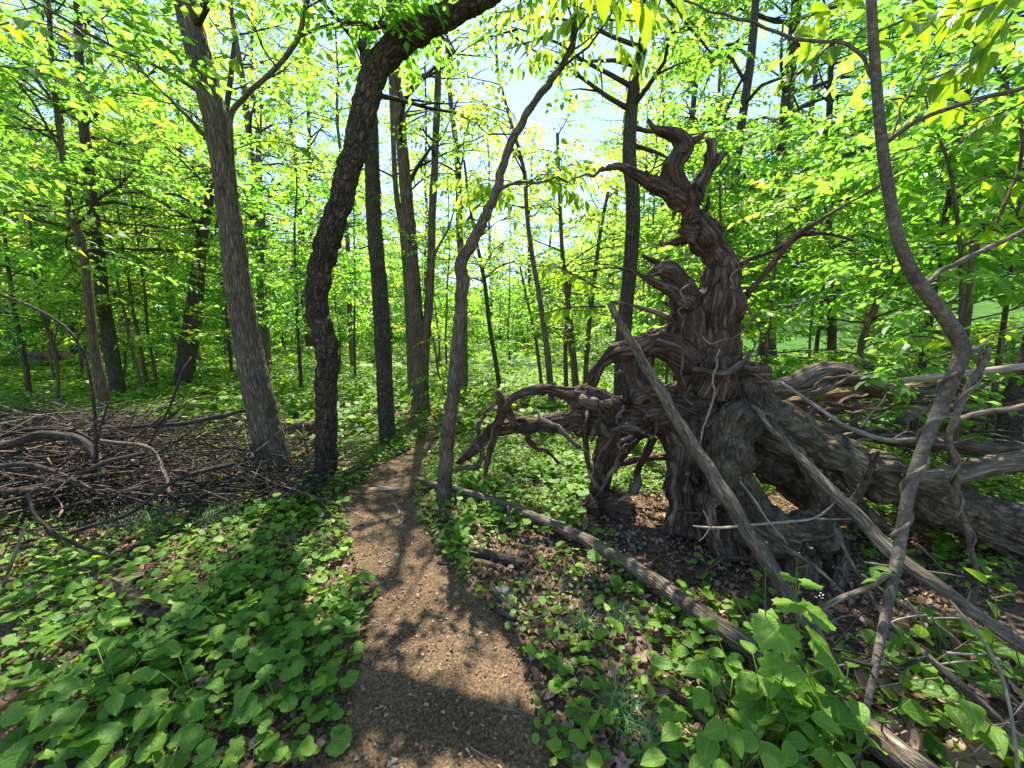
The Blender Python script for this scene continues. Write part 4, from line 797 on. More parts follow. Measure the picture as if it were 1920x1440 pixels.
vine('thin dark vine drooping down the right edge from the twisted vine', [(1835, 1060, 3), (1850, 1110, 3), (1865, 1160, 3), (1850, 1215, 3)], 1.5, .5, .001, .005, 'stickdark', 6)

# ------------------------------------------------------------------ brush pile at the left
g = np.random.default_rng(31)
def stickmesh(seed, n=3):
    n += 1
    gg = np.random.default_rng(seed); b = MB(); x = np.linspace(-.8, .8, 6); P0 = np.stack([x, gg.normal(0, .035, 6), gg.normal(0, .02, 6)], 1)
    b.tube(P0, np.linspace(.0105, .004, 6), 6, .12, 0, 4, 0, .12, seed)
    for k in range(n):
        j = gg.integers(1, 5); d = np.array([gg.uniform(.2, .5), gg.choice([-1, 1]) * gg.uniform(.1, .35), gg.normal(.03, .1)])
        b.tube([P0[j], P0[j] + d * .5 + gg.normal(0, .01, 3), P0[j] + d], [.007, .005, .002], 5, spl=False)
    return b
SM = [stickmesh(300 + k, k % 3) for k in range(12)]
smesh = [[b.mesh('stick', M[m_]) for m_ in ('stick', 'stickdark', 'deadgrey')] for b in SM]
def pileheight(px): return .62 * math.exp(-((px - 130) / 330) ** 2) + .10
rest = MB(); rest2 = MB()
for i in range(1000):
    px = g.uniform(-120, 600) if i % 4 else g.uniform(-100, 250); py = g.uniform(805, 975) - max(0, (px - 330)) * .12
    q = G(px, py); az = g.normal(.0, .5) + (g.choice([-1.2, 1.3]) if g.random() < .3 else 0); el = g.normal(0, .2)
    z = q.z + .02 + g.random() ** 1.3 * pileheight(px) * (1 - abs(py - 890) / 160); s = g.uniform(.35, 1.2)
    if pathd(q.x, q.y) < 2.2: continue
    k = int(g.integers(0, 12))
    Mx = Matrix.Translation((q.x, q.y, z)) @ Matrix.Rotation(az, 4, 'Z') @ Matrix.Rotation(el, 4, 'Y') @ Matrix.Rotation(g.uniform(0, 6), 4, 'X') @ Matrix.Diagonal((s, s * .9, s * .9, 1))
    if i % 5 == 0:
        mi = int(g.choice(3, p=[.2, .65, .15])); o = bpy.data.objects.new('stick', smesh[k][mi]); COL.objects.link(o); o.matrix_world = Mx
        zone = ['at the left frame edge', 'below the brown trunk', 'in the pile middle', 'beside the stout leaning tree'][int(np.clip((px + 100) / 180, 0, 3))] + (', rear side' if py < 880 else ', front side')
        tag(o, '%s %s stick in the brush pile %s' % ('long' if s > .75 else 'short', ['brown', 'dark', 'weathered grey'][mi], zone), 'stick', 'sticks heaped in the brush pile')
    else:
        mt4 = np.array(Mx); b = SM[k]; Vv = np.vstack(b.V) @ mt4[:3, :3].T + mt4[:3, 3]
        (rest if i % 4 else rest2).add(Vv, [np.vstack(f) for f in b.F.values()], np.vstack(b.A))
tag(ob('brush_sticks', rest.mesh('brush_sticks', M['stickdark'])), 'smaller dark sticks filling the depth of the left brush pile', 'brushwood', kind='stuff')
tag(ob('brush_sticks', rest2.mesh('brush_sticks', M['stick'])), 'smaller pale sticks strewn through the left brush pile', 'brushwood', kind='stuff')
for i, (lab, pts, mt_) in enumerate([
    ('thick dark bough arching over the brush pile from the left edge', [(-20, 845, 14, 3.3), (30, 830, 15, 3.3), (80, 815, 16, 3.3), (120, 818, 16, 3.3), (160, 832, 18, 3.3), (185, 868, 20, 3.2), (190, 910, 16, 3.1), (180, 940, 9, 3.05)], 'stickdark'),
    ('thin bough arching highest over the brush pile', [(-20, 825, 7, 3.6), (50, 806, 8, 3.6), (100, 802, 8, 3.6), (140, 808, 8, 3.6), (170, 824, 8, 3.6)], 'stickdark'),
    ('long dark bough at the front of the brush pile, low at left', [(-20, 918, 13, 2.9), (60, 922, 15, 2.9), (130, 900, 13, 2.95), (200, 868, 10, 3.0), (270, 850, 6, 3.05)], 'stickdark'),
    ('long thin bough running level over the brush pile to the stout trunk', [(180, 805, 6, 4.1), (250, 800, 7, 4.1), (330, 795, 8, 4.1), (400, 782, 8, 4.1), (460, 770, 7, 4.1)], 'stickdark'),
    ('bent pale grey bough drooping over the middle of the brush pile', [(190, 828, 6, 3.2), (270, 836, 7, 3.2), (295, 855, 8, 3.2), (310, 890, 8, 3.1), (316, 930, 7, 3.0)], 'stick'),
    ('sinuous dark bough left of the brush pile, rising to the edge', [(-20, 880, 12, 2.8), (40, 872, 10, 2.8), (110, 888, 10, 2.8), (190, 930, 7, 2.8)], 'stickdark'),
    ('near grey stick standing at the left edge before the brush pile', [(8, 1100, 7, 1.7), (20, 1050, 8, 1.7), (40, 1000, 7, 1.75), (50, 970, 5, 1.8)], 'stick'),
    ('long thin bough slanting up to the right out of the brush pile', [(260, 870, 5, 3.4), (310, 780, 5, 3.5), (340, 700, 5, 3.6), (358, 670, 3, 3.7)], 'stickdark'),
    ('long dark bough crossing the front of the brush pile to the right', [(130, 1000, 8, 2.6), (250, 960, 7, 2.7), (330, 900, 7, 2.9), (440, 868, 8, 3.2)], 'stickdark'),
    ('stick slanting down across the lower left plants', [(50, 930, 9, 2.3), (90, 990, 9, 2.2), (140, 1020, 8, 2.2), (200, 1040, 6, 2.2)], 'stickdark')]):
    loose('bough', lab, 'branch', pts, mt_, 3, seed=400 + i, ns=10, step=.05)
tree('young_ash', 'thin black curved sapling rising out of the brush pile and bending left', 'sapling',
     [(184, 905, 12), (180, 850, 10), (178, 780, 9), (168, 700, 8), (150, 650, 7), (120, 612, 6), (60, 575, 5), (-20, 545, 5)], 'dark', [([(180, 830, 6), (192, 790, 5), (202, 755, 4)], 0)], Y=3.15, seed=36, ns=9, flare=0)

# ------------------------------------------------------------------ the woods behind: tree kinds built once, then copied
g = np.random.default_rng(99)
def kind(name, cat, height, rad, nl, t0, L, sz, sub, tpl, lm, bk, seed, elev=(0, 40), dens=1.0, stems=1, lean=.04):
    gg = np.random.default_rng(seed); root = empty(name, (0, 0, 0), 'x', cat); cr = Crown()
    for s_ in range(stems):
        n = 9; z = np.linspace(-.1, height * (1 if s_ == 0 else gg.uniform(.6, .95)), n); w_ = np.cumsum(gg.normal(0, lean, (n, 2)) * height / n, 0) + (gg.normal(0, .25, 2) * np.linspace(0, 1, n)[:, None] * height * .5 if stems > 1 else 0)
        Pt = np.column_stack([w_ - w_[0], z]); Rt = np.linspace(rad, rad * .25, n)
        V, Fs, B = tube(Pt, Rt, 9 if rad > .05 else 6, max(.25, rad * 2), 0, 5, 1, .08, seed, flare=.15)
        me = mesh('trunk', V, Fs, M[bk], bc=B); o = bpy.data.objects.new('trunk', me); COL.objects.link(o); o.parent = root
        grow(cr, Pt, Rt, max(2, nl // stems), t0, L, gg, sz, sub, dens, elev)
    for nm, me in (('limbs', cr.b.mesh('limbs', M['twig'])), ('crown', cr.leaves('crown', M[lm], tpl, gg))):
        o = bpy.data.objects.new(nm, me); COL.objects.link(o); o.parent = root
        if nm == 'limbs': tag(o, kind='stuff')
    return root
KT = [kind('maple_tree', 'tree', 15, .15, 34, .25, 4.2, (.5, .8), 5, SP2, 'leaf', 'dark', 501), kind('maple_tree', 'tree', 17, .2, 34, .28, 4.6, (.5, .8), 5, SP2, 'leafy', 'brown', 502, (5, 50)),
      kind('ash_tree', 'tree', 14, .13, 30, .2, 3.6, (.45, .75), 5, SP2, 'leafy', 'grey', 503), kind('oak_tree', 'tree', 18, .28, 38, .25, 5.5, (.55, .85), 5, SP2, 'leafd', 'dark', 504, (-5, 35))]
KU = [kind('young_maple', 'sapling', 6.5, .04, 24, .28, 2.4, (.4, .65), 4, SP2, 'leaf', 'dark', 511, (-8, 25)), kind('young_maple', 'sapling', 7.5, .045, 26, .3, 2.6, (.4, .65), 4, SP2, 'leafy', 'brown', 512, (-5, 30)),
      kind('young_ash', 'sapling', 5.5, .035, 22, .26, 2.2, (.4, .6), 4, SP2, 'leafy', 'grey', 513, (-8, 25)), kind('young_beech', 'sapling', 6, .04, 26, .26, 2.6, (.4, .6), 4, SP2B, 'leafd', 'dark', 514, (-8, 18))]
KS = [kind('shrub', 'shrub', 2.2, .02, 20, .1, 1.1, (.3, .5), 4, SP2, 'leaf', 'twig', 521, (-5, 45), stems=4), kind('shrub', 'shrub', 1.8, .018, 18, .1, 1.0, (.3, .45), 4, SP2, 'leafy', 'twig', 522, (0, 50), stems=4),
      kind('shrub', 'shrub', 2.6, .022, 22, .1, 1.2, (.3, .5), 4, SP2B, 'leafd', 'twig', 523, (-5, 40), stems=5)]
KB = [kind('young_beech', 'sapling', 4.2, .035, 22, .38, 1.7, (.38, .55), 4, SP6, 'leaf', 'dark', 531, (-8, 18)), kind('young_beech', 'sapling', 3.6, .03, 18, .38, 1.5, (.38, .5), 4, SP6, 'leafy', 'brown', 532, (-5, 25))]
KTONE = {k.name: t for ks, ts in ((KT, ('mid green', 'yellow green', 'pale trunked', 'deep green')), (KU, ('mid green', 'yellow green', 'pale stemmed', 'dark leaved')), (KS, ('mid green', 'yellow green', 'dark leaved'))) for k, t in zip(ks, ts)}
used = set()
def place(k, x, y, rz, s, label, group):
    o = k if k.name not in used else copy_tree(k)
    used.add(k.name); o.location = (x, y, h1(x, y) - .03); o.rotation_euler = (g.normal(0, .03), g.normal(0, .03), rz); o.scale = (s, s, s * g.uniform(.92, 1.1)); tag(o, label, None, group)
    return o
SECT = [(-400, 'beyond the far left edge'), (0, 'at the far left'), (130, 'behind the pair of left trunks'), (260, 'between the left pair and the leaning oak'), (400, 'behind the stout leaning tree'), (530, 'between the stout tree and the arching cherry'),
        (640, 'behind the arching cherry tree'), (740, 'around the twin trunk tree'), (850, 'behind the slender tree by the path'), (940, 'in the clearing gap beside the path end'), (1060, 'behind the clump of thin poles'), (1180, 'behind the dead root column'),
        (1320, 'right of the root antlers'), (1450, 'above the fallen logs'), (1600, 'behind the curved near tree'), (1760, 'near the lawn at right'), (1900, 'beyond the right edge')]
TONE = {}
def side(px): return [l for a, l in SECT if px >= a][-1] if px >= -400 else SECT[0][1]
def okay(px, Y, x, y):
    if px > 1340 and Y < 34 and 1.1 * x + .3 * y > 13: return False
    if 300 < px < 640 and Y < 12: return False
    if 850 < px < 1150 and Y < 19: return False
    return True
spots = []
def scatter(n, kinds, Y0, Y1, mind, lab, sc0, sc1, pmin=-250, pmax=2170, pw=1.0, skip=None):
    c = 0; tries = 0
    while c < n and tries < n * 60:
        tries += 1; px = g.uniform(pmin, pmax); Y = (g.uniform(Y0 ** pw, Y1 ** pw)) ** (1 / pw); x = (px - 960) / F * Y
        if not okay(px, Y, x, Y) or (skip and skip(px, Y)): continue
        if any((x - a) ** 2 + (Y - b) ** 2 < (mind + m2) ** 2 / 4 for a, b, m2 in spots): continue
        spots.append((x, Y, mind)); sd_ = side(px); k_ = kinds[int(g.integers(0, len(kinds)))]; l_ = lab.format(KTONE[k_.name], sd_)
        place(k_, x, Y, g.uniform(0, 6.28), g.uniform(sc0, sc1), l_, l_); c += 1
gap = lambda px, Y: 820 < px < 1080 and Y < 33
scatter(9, KT, 14, 21, 3.0, 'tall {} tree in the middle distance {}', .9, 1.15, skip=gap)
scatter(42, KT, 20, 46, 3.0, 'tall {} tree far back {}', 1.15, 1.6, skip=gap)
scatter(11, KU, 8.5, 13, 1.8, 'slim {} understory tree fairly near {}', .8, 1.05)
scatter(38, KU, 13, 32, 1.7, 'slim {} understory tree far back {}', .8, 1.3)
scatter(12, KS, 12, 20, 1.2, 'low {} shrub among the trunks {}', .8, 1.3)
scatter(44, KS, 22, 42, 1.4, 'low {} shrub far back {}', 1.1, 2.0)
for px, Y, k, sc_, lab in [(1340, 12.5, 0, 1.15, 'tall tree whose crown fills the top above the root antlers'), (1440, 15, 3, 1.1, 'tall dark leaved tree above the fallen logs in the back'), (1255, 17, 2, 1.3, 'tall pale trunked tree behind the dark straight tree'),
                           (1620, 15.5, 1, 1.2, 'tall yellow green tree behind the top of the near curved tree'), (1800, 13, 0, 1.1, 'tall tree at the upper right corner')]:
    place(KT[k], (px - 960) / F * Y, Y, g.uniform(0, 6.28), sc_, lab, None)
# nearer layered saplings at both sides
for px, Y, k, s, lab in [(40, 8.5, 0, 1.5, 'layered leafy sapling at the far left beside the brown narrow trunk'), (270, 10.5, 1, 1.7, 'layered leafy sapling between the left pair and the stout tree'), (-160, 5.0, 0, 1.3, 'near leafy sapling mostly outside the left edge'),
                   (560, 9.5, 0, 1.4, 'layered leafy sapling behind the gap of the two big left trees'), (1440, 5.4, 1, 1.0, 'leafy sapling directly behind the dead root column'), (1530, 6.3, 0, 1.15, 'leafy sapling right of the dead root column'),
                   (1730, 4.6, 0, 1.35, 'layered leafy sapling behind the curved near tree'), (1880, 5.6, 1, 1.5, 'layered leafy sapling at the right edge above the lawn'), (2000, 4.0, 0, 1.35, 'near leafy sapling mostly outside the right edge'), (430, 13, 0, 1.7, 'leafy sapling right behind the leaning oak'),
                   (1250, 8.0, 1, 1.3, 'leafy sapling behind the dark straight tree by the root mass'), (150, 12.5, 1, 1.7, 'leafy sapling behind the left pair of trunks'), (1330, 7.0, 0, 1.1, 'leafy sapling seen just left of the root column')]:
    x = (px - 960) / F * Y; place(KB[k], x, Y, g.uniform(0, 6.28), s, lab, None)
# far wood edge: a single mass of distant foliage
Pn = []; 
n = 30000
az = g.uniform(-1.15, 1.15, n); dd = g.uniform(46, 75, n); x = np.sin(az) * dd; y = np.cos(az) * dd
hmax = 12 + 6 * n2(x, y, .12, 61, 2) - 7 * np.exp(-((az + .02) / .16) ** 2); z = H(x, y) + (g.random(n) ** .9) * hmax
Pn = np.stack([x, y, z], 1); D = g.normal(0, 1, (n, 3)) * [1, 1, .5]
Vv, T, va = instance(SP2B, Pn, basis(D, g.normal(0, .7, n), g.uniform(1.1, 1.9, n)), g.integers(0, 4, n), g.random(n) * .5)
tag(ob('distant_woods', mesh('distant_woods', Vv, [T], M['leaf'], var=va, smooth=False)), 'hazy mass of far off green foliage closing the view', 'woods', kind='stuff')

# ------------------------------------------------------------------ low plants
def rimleaf(n, teeth=.06, k=12, notch=.55, rings=2, cup=.10, point=0.0, seed=0, wave=.03):
    """rounded scalloped leaf, stalk at the origin, reaching along +x, unit length"""
    gg = np.random.default_rng(seed); th = np.linspace(-np.pi, np.pi, n + 1)[:-1] + np.pi / n
    r = .5 * (1 + teeth * np.sin(th * k)) * (1 - notch * np.exp(-((np.abs(th) - np.pi) / .38) ** 2)) * (1 + point * np.exp(-(th / .3) ** 2))
    x = .36 + r * np.cos(th) * 1.02; y = r * np.sin(th) * 1.08
    Vs = [[.0 + .1, 0, 0]]; rr = [.55, 1.0] if rings == 2 else [1.0]
    for f in rr:
        for a, b in zip(x, y): Vs.append([.12 + (a - .12) * f, b * f, 0])
    Vs = np.array(Vs); q = (Vs[:, 0] - .3) ** 2 + Vs[:, 1] ** 2; lc = np.column_stack([Vs[:, 0] - .1, Vs[:, 1], 0 * q])
    Vs[:, 2] = cup * np.sqrt(q) * 1.2 - cup * 2.2 * q * gg.uniform(.6, 1.4) + wave * np.sin(np.arctan2(Vs[:, 1], Vs[:, 0] - .3) * 5 + seed) * np.sqrt(q) * 2
    T = [[0, 1 + i, 1 + (i + 1) % n] for i in range(n) if i != n - 1] if True else []
    if rings == 2:
        for i in range(n - 1):
            a, b = 1 + i, 2 + i; T += [[a, a + n, b + n], [a, b + n, b]]
    return Vs, np.array(T), lc
def fastmesh(name, tpl, Pos, Mats, which, mat, voff):
    Vo = []; To = []; Va = []; Lc = []; n = 0
    for k, (tv, tt_, lc) in enumerate(tpl):
        ix = np.where(which == k)[0]
        if not len(ix): continue
        v = np.einsum('nij,kj->nki', Mats[ix], tv) + Pos[ix][:, None, :]
        Vo.append(v.reshape(-1, 3)); To.append((tt_[None] + (np.arange(len(ix)) * len(tv))[:, None, None]).reshape(-1, 3) + n)
        Va.append(np.repeat(voff[ix], len(tv))); Lc.append(np.tile(lc, (len(ix), 1))); n += len(ix) * len(tv)
    return mesh(name, np.vstack(Vo), [np.vstack(To)], mat, var=np.concatenate(Va), lc=np.vstack(Lc), smooth=True)
def cover(x, y):
    z = H(x, y); u_, v_, d_ = proj(np.stack([x, y, z], 1)); c = .50 + .9 * n2(x, y, 1.1, 71, 2) + .9 * n2(x, y, 3.8, 72, 2)
    c = np.where((u_ > 880) & (v_ > 985) & (u_ < 1750), c * .34 - .10, c)
    c = np.where((u_ > 1080) & (u_ < 1560) & (v_ > 925) & (v_ < 1065), -.25 + c * .35, c); c = np.where((u_ > 1060) & (v_ > 780) & (v_ < 925), c + .35, c)
    c = np.where((v_ > 720) & (v_ < 860), c + .2, c)
    c = np.where((u_ < 500) & (v_ > 800) & (v_ < 985), c * .85, c)
    c = np.where((u_ < 620) & (v_ > 985), c - .04, c)
    c = np.where((u_ > 860) & (u_ < 1090) & (v_ > 800) & (v_ < 1000), c + .4, c)
    pd = pathd(x, y); c = np.where(pd < .8, -.1, c * np.clip((pd - .8) * 3.2, 0, 1)); c = np.where((pd < 1.02) & (y > 5.5), .15, c)
    return np.clip(c, 0, 1.1)
def scat(n, Y0, Y1, gg, wide=1.42):
    y = np.sqrt(gg.uniform(Y0 ** 2, Y1 ** 2, n)); x = gg.uniform(-wide, wide, n) * y
    k = gg.random(n) < cover(x, y); return x[k], y[k]
def upmat(n, gg, s, tilt=.3):
    a = gg.uniform(0, 2 * np.pi, n); D = np.stack([np.cos(a), np.sin(a), gg.normal(0, tilt, n)], 1)
    return basis(D, gg.normal(0, tilt, n), s)
g = np.random.default_rng(404)
HT = [rimleaf(12, .05, 6, .6, 1, .12, 0, s) for s in range(3)]; _o = rimleaf(9, 0, 6, .1, 1, .12, .5, 8); _o[0][:, 1] *= .5; HT.append((_o[0], _o[1], _o[2])); HS = [rimleaf(7, 0, 6, .4, 1, .12, .1, s) for s in range(3)]
x, y = scat(30000, .9, 5.5, g); k = len(x); s = g.uniform(.028, .078, k) * np.clip(.8 + .35 * n2(x, y, 1.7, 5), .5, 1.2)
me = fastmesh('ground_cover', HT, np.stack([x, y, H(x, y) + g.uniform(.02, .11, k)], 1), upmat(k, g, s, .36), np.where(n2(x, y, 2.2, 91) > .12, 3, g.integers(0, 3, k)), M['herbs'], g.random(k))
tag(ob('ground_cover', me), 'round leaved low green plants covering the near forest floor', 'ground cover', kind='stuff')
x, y = scat(60000, .8, 6, g); k = len(x)
me = fastmesh('small_herbs', HS, np.stack([x, y, H(x, y) + g.uniform(.005, .05, k)], 1), upmat(k, g, g.uniform(.014, .04, k), .35), g.integers(0, 3, k), M['herbs'], g.random(k))
tag(ob('small_herbs', me), 'tiny leaved herbs filling between the larger low plants', 'ground cover', kind='stuff')
x, y = scat(70000, 5.5, 15, g, 1.5); k = len(x)
me = fastmesh('ground_cover', HS, np.stack([x, y, H(x, y) + g.uniform(.02, .22, k)], 1), upmat(k, g, g.uniform(.06, .14, k), .35), g.integers(0, 3, k), M['herbs'], g.random(k))
tag(ob('ground_cover', me), 'green herbs carpeting the floor in the middle distance', 'ground cover', kind='stuff')
x, y = scat(60000, 15, 50, g, 1.5); k = len(x); la = (1.1 * x + .3 * y > 15) & (y < 34); x, y = x[~la], y[~la]; k = len(x)
tp = [(leaf2(.5, .1)[0], leaf2()[1], leaf2()[0])]
me = fastmesh('ground_cover', tp, np.stack([x, y, H(x, y) + g.uniform(.02, .35, k)], 1), upmat(k, g, g.uniform(.15, .4, k), .4), np.zeros(k, int), M['herbs'], g.random(k))
tag(ob('ground_cover', me), 'green undergrowth far back between the trees', 'ground cover', kind='stuff')

# single plants near the camera: stalks and leaves as parts
LM = []
for k_ in range(4):
    V, T, lc = rimleaf(24, .045, 12, .66, 2, .2, 0, 900 + k_); LM.append(mesh('leaf', V, [T], M['herb'], lc=lc, var=np.full(len(V), .0)))
LS = []
for k_ in range(3):
    V, T, lc = rimleaf(24, .10, 12, .5, 2, .14, .38, 950 + k_); LS.append(mesh('leaf', V, [T], M['herb'], lc=lc, var=np.full(len(V), .2)))
def ovate(seed, n=7, w_=.27):
    xs = np.linspace(0, 1, n); hw = w_ * np.sin(np.pi * xs ** .8) ** .8 + .004; Vs = []; lc = []
    for a, h in zip(xs, hw):
        for sgn in (-1, 0, 1): Vs.append([a, sgn * h, abs(sgn) * h * .35 - .28 * a * a]); lc.append([a, sgn * h, 0])
    i = np.arange(n - 1)[:, None] * 3; Q = np.vstack([np.hstack([i, i + 3, i + 4, i + 1]), np.hstack([i + 1, i + 4, i + 5, i + 2])])
    return np.array(Vs), Q, np.array(lc)
LO = []
for k_, (w_, mt_) in enumerate([(.27, 'big'), (.2, 'big'), (.34, 'herb')]):
    V, Q, lc = ovate(k_, 7, w_); LO.append(mesh('leaf', V, [Q], M[mt_], lc=lc, var=np.full(len(V), .1)))
M['stalk'] = leafmat('green_stalk', (.06, .14, .02), (.09, .19, .03), (.13, .22, .04), (1, 1, 1), .1, .5)
def leafobj(me, parent, p, d, s, roll=0.0, pitchup=0.0):
    B = basis(np.array([d], float), np.array([roll]), np.array([s]))[0]
    o = bpy.data.objects.new('leaf', me); COL.objects.link(o); o.parent = parent
    o.matrix_local = Matrix([[*B[0], p[0]], [*B[1], p[1]], [*B[2], p[2]], [0, 0, 0, 1]]); return o
def rosette(seed, n, ht, s0, s1, L=LM, name='garlic_mustard'):
    gg = np.random.default_rng(seed); root = empty(name, (0, 0, 0), 'x', 'plant'); b = MB()
    for i in range(n):
        a = 2.4 * i + gg.normal(0, .3); r = gg.uniform(.02, .09) * ht / .12; z = ht * gg.uniform(.45, 1.05); p = np.array([math.cos(a) * r, math.sin(a) * r, z])
        b.tube([[0, 0, -.01], p * [.45, .45, .6], p], [.0022, .0018, .0014], 4, spl=False, var=.3)
        leafobj(LM[gg.integers(0, 4)] if L is LM else L[gg.integers(0, len(L))], root, p, [math.cos(a), math.sin(a), gg.normal(-.05, .25)], gg.uniform(s0, s1), gg.normal(0, .25))
    o = bpy.data.objects.new('stalks', b.mesh('stalks', M['stalk'])); COL.objects.link(o); o.parent = root; return root
KP = [rosette(700 + i, [5, 6, 7, 5, 8, 4][i], [.10, .13, .15, .08, .17, .12][i], .05, .10) for i in range(6)]
spots2 = []
def plantout(n, pred, label, group, kinds=KP, sc0=.8, sc1=1.25, gap_=.10, region=(-60, 1980, 930, 1560)):
    c = 0; t_ = 0
    while c < n and t_ < n * 80:
        t_ += 1; px, py = g.uniform(region[0], region[1]), g.uniform(region[2], region[3]); q = G(px, py)
        if not pred(px, py) or pathd(q.x, q.y) < 1.08: continue
        if any((q.x - a) ** 2 + (q.y - b) ** 2 < gap_ ** 2 for a, b in spots2): continue
        spots2.append((q.x, q.y)); place(kinds[int(g.integers(0, len(kinds)))], q.x, q.y, g.uniform(0, 6.28), g.uniform(sc0, sc1), label, group); c += 1
for n_, lab_, rg_ in ((26, 'round leaved plant on the left verge close before the arching cherry tree', (380, 660, 940, 1060)), (26, 'round leaved plant on the left path edge opposite the stone and sticks', (420, 690, 1060, 1200)),
                      (26, 'round leaved plant by the left path edge near the bottom', (380, 640, 1200, 1480)), (22, 'round leaved plant at left in front of the brush pile', (-60, 380, 1000, 1110)), (24, 'round leaved plant around the rotting half buried log', (-60, 380, 1110, 1260))):
    plantout(n_, lambda a, b: True, lab_, lab_.replace('plant', 'plants', 1), region=rg_, sc0=.5, sc1=1.0)
plantout(24, lambda a, b: True, 'large leaved bright plant in the bottom left corner', 'large leaved plants at the bottom left', sc0=1.0, sc1=1.3, gap_=.13, region=(-40, 560, 1220, 1500))
plantout(40, lambda a, b: True, 'round leaved plant between the slender tree and the root mass', 'round leaved plants under the arched root', region=(850, 1100, 860, 1010), gap_=.12)
plantout(18, lambda a, b: b < 1060 + .55 * (a - 1040) and b > 960 + .5 * (a - 1040), 'round leaved plant behind the long lichened pole', 'round leaved plants behind the long pole', region=(1040, 1500, 1000, 1240), sc0=.55, sc1=.95)
plantout(15, lambda a, b: True, 'round leaved plant scattered in the dead leaves before the long pole', 'round leaved plants in front of the long pole', region=(1000, 1420, 1180, 1480), sc0=.45, sc1=.85)
plantout(16, lambda a, b: True, 'green plant in the shade right of the near vine tree', 'plants at the lower right', region=(1640, 1960, 1050, 1420), sc0=.6, sc1=1.0)
KO = [rosette(760 + i, 9, .2, .05, .085, LO[2:], 'honeysuckle_sprout') for i in range(2)]
plantout(16, lambda a, b: True, 'small pointed leaved sprout at the bottom right of the centre', 'pointed leaved sprouts at the bottom', KO, 1.0, 1.5, .09, (1330, 1580, 1330, 1500))
plantout(10, lambda a, b: True, 'small pointed leaved sprout at the bottom left', 'pointed leaved sprouts at the bottom left', KO, .9, 1.3, .09, (60, 600, 1120, 1420))
# the tall toothed plant with little white flowers
base = G(1505, 1345); tp_ = empty('garlic_mustard', base, 'tall bright plant with big toothed leaves and tiny white flowers, lower right', 'plant')
bz = np.array(base)
def px3(px, py, Y): return P(px, py, Y)[0]
b = MB(); st = [bz, px3(1503, 1230, 1.32), px3(1492, 1130, 1.36), px3(1494, 1045, 1.38)]
b.tube(st, [.004, .0035, .003, .0015], 6, var=.2); b.tube([px3(1500, 1280, 1.32), px3(1440, 1180, 1.36), px3(1436, 1030, 1.4)], [.003, .0025, .0012], 5, var=.2)
for (px, py, wpx, Y, ang, tilt_) in [(1470, 1165, 72, 1.34, 190, -.5), (1505, 1140, 56, 1.36, 20, -.7), (1515, 1190, 84, 1.34, -35, -.9), (1480, 1240, 72, 1.33, 215, -1.0), (1510, 1260, 76, 1.3, -60, -1.0), (1488, 1128, 50, 1.36, 130, -.2),
                               (1500, 1092, 34, 1.38, 20, -.1), (1484, 1080, 26, 1.38, 170, .1), (1496, 1065, 20, 1.38, 60, .4), (1500, 1300, 60, 1.3, 150, -.4), (1520, 1320, 70, 1.28, -10, -.5)]:
    p = px3(px, py, Y); d = np.array([math.cos(R(ang)), -.45, tilt_ * .8 + .25 * math.sin(R(ang))]); sc_ = wpx / F * 1.5
    o = leafobj(LS[int(g.integers(0, 3))], None, p, d, sc_, g.normal(0, .25)); o.parent = tp_; o.matrix_parent_inverse = Matrix.Translation(-base)
    b.tube([st[1] * .5 + st[2] * .5 if py > 1100 else st[2], p], [.0016, .0012], 4, spl=False, var=.2)
V = np.vstack(b.V); sm_ = b.mesh('stalks', M['stalk']); ob('stalks', sm_, tp_)
M['petal'] = leafmat('white_petal', (.75, .75, .72), (.8, .8, .78), (.85, .85, .82), (.8, .8, .8), .3, .6)
for px, py in ((1494, 1040), (1436, 1024), (1536, 1119)):
    fb = MB(); c = px3(px, py, 1.39)
    for k in range(9):
        a = g.uniform(0, 6.28); q = c + [math.cos(a) * .008, math.sin(a) * .008, g.uniform(-.005, .012)]; D = np.array([[math.cos(a), math.sin(a), .5]])
        V, T = leaf2(.4, 0); fb.add(V @ (basis(D, np.array([0.]), np.array([.006]))[0]).T + q, [T], var=.5)
    ob('flower', fb.mesh('flower', M['petal']), tp_)
# leafy twigs hanging into the frame
def hanging(label, path_, Y, n, lpx, hang=.9, kinds=(0, 1), name='leafy_branch', mat='twig', seed=0, spread=.5):
    gg = np.random.default_rng(seed + 1300); Pw, Rw = W(path_, Y) if not isinstance(Y, tuple) else W(path_, *Y); Pw, Rw = spline(Pw, Rw, .03)
    c = Vector(Pw[0]); root = empty(name, c, label, 'branch'); V, Fs, B = tube(Pw, Rw, 6, spl=False, seed=seed); ob('twig', mesh('twig', V, Fs, M[mat], bc=B), root)
    T = np.gradient(Pw, axis=0); T /= np.linalg.norm(T, axis=1)[:, None]
    for i in range(n):
        j = min(len(Pw) - 1, int((i + .5) / n * len(Pw))); yaw = (1 if i % 2 else -1) * R(gg.uniform(30, 75)); d = rot(yaw, 2) @ T[j]; d = d * [1, 1, .4] + [0, 0, -hang * gg.uniform(.4, 1.2)]
        off = gg.normal(0, spread * .03, 3)
        o = leafobj(LO[int(gg.choice(kinds))], None, Pw[j] + off, d, lpx * (.62 if name == 'leafy_branch' else .85) / F * Pw[j][1] * gg.uniform(.6, 1.2), gg.normal(0, .5)); o.parent = root; o.matrix_parent_inverse = Matrix.Translation(-c)
    return root
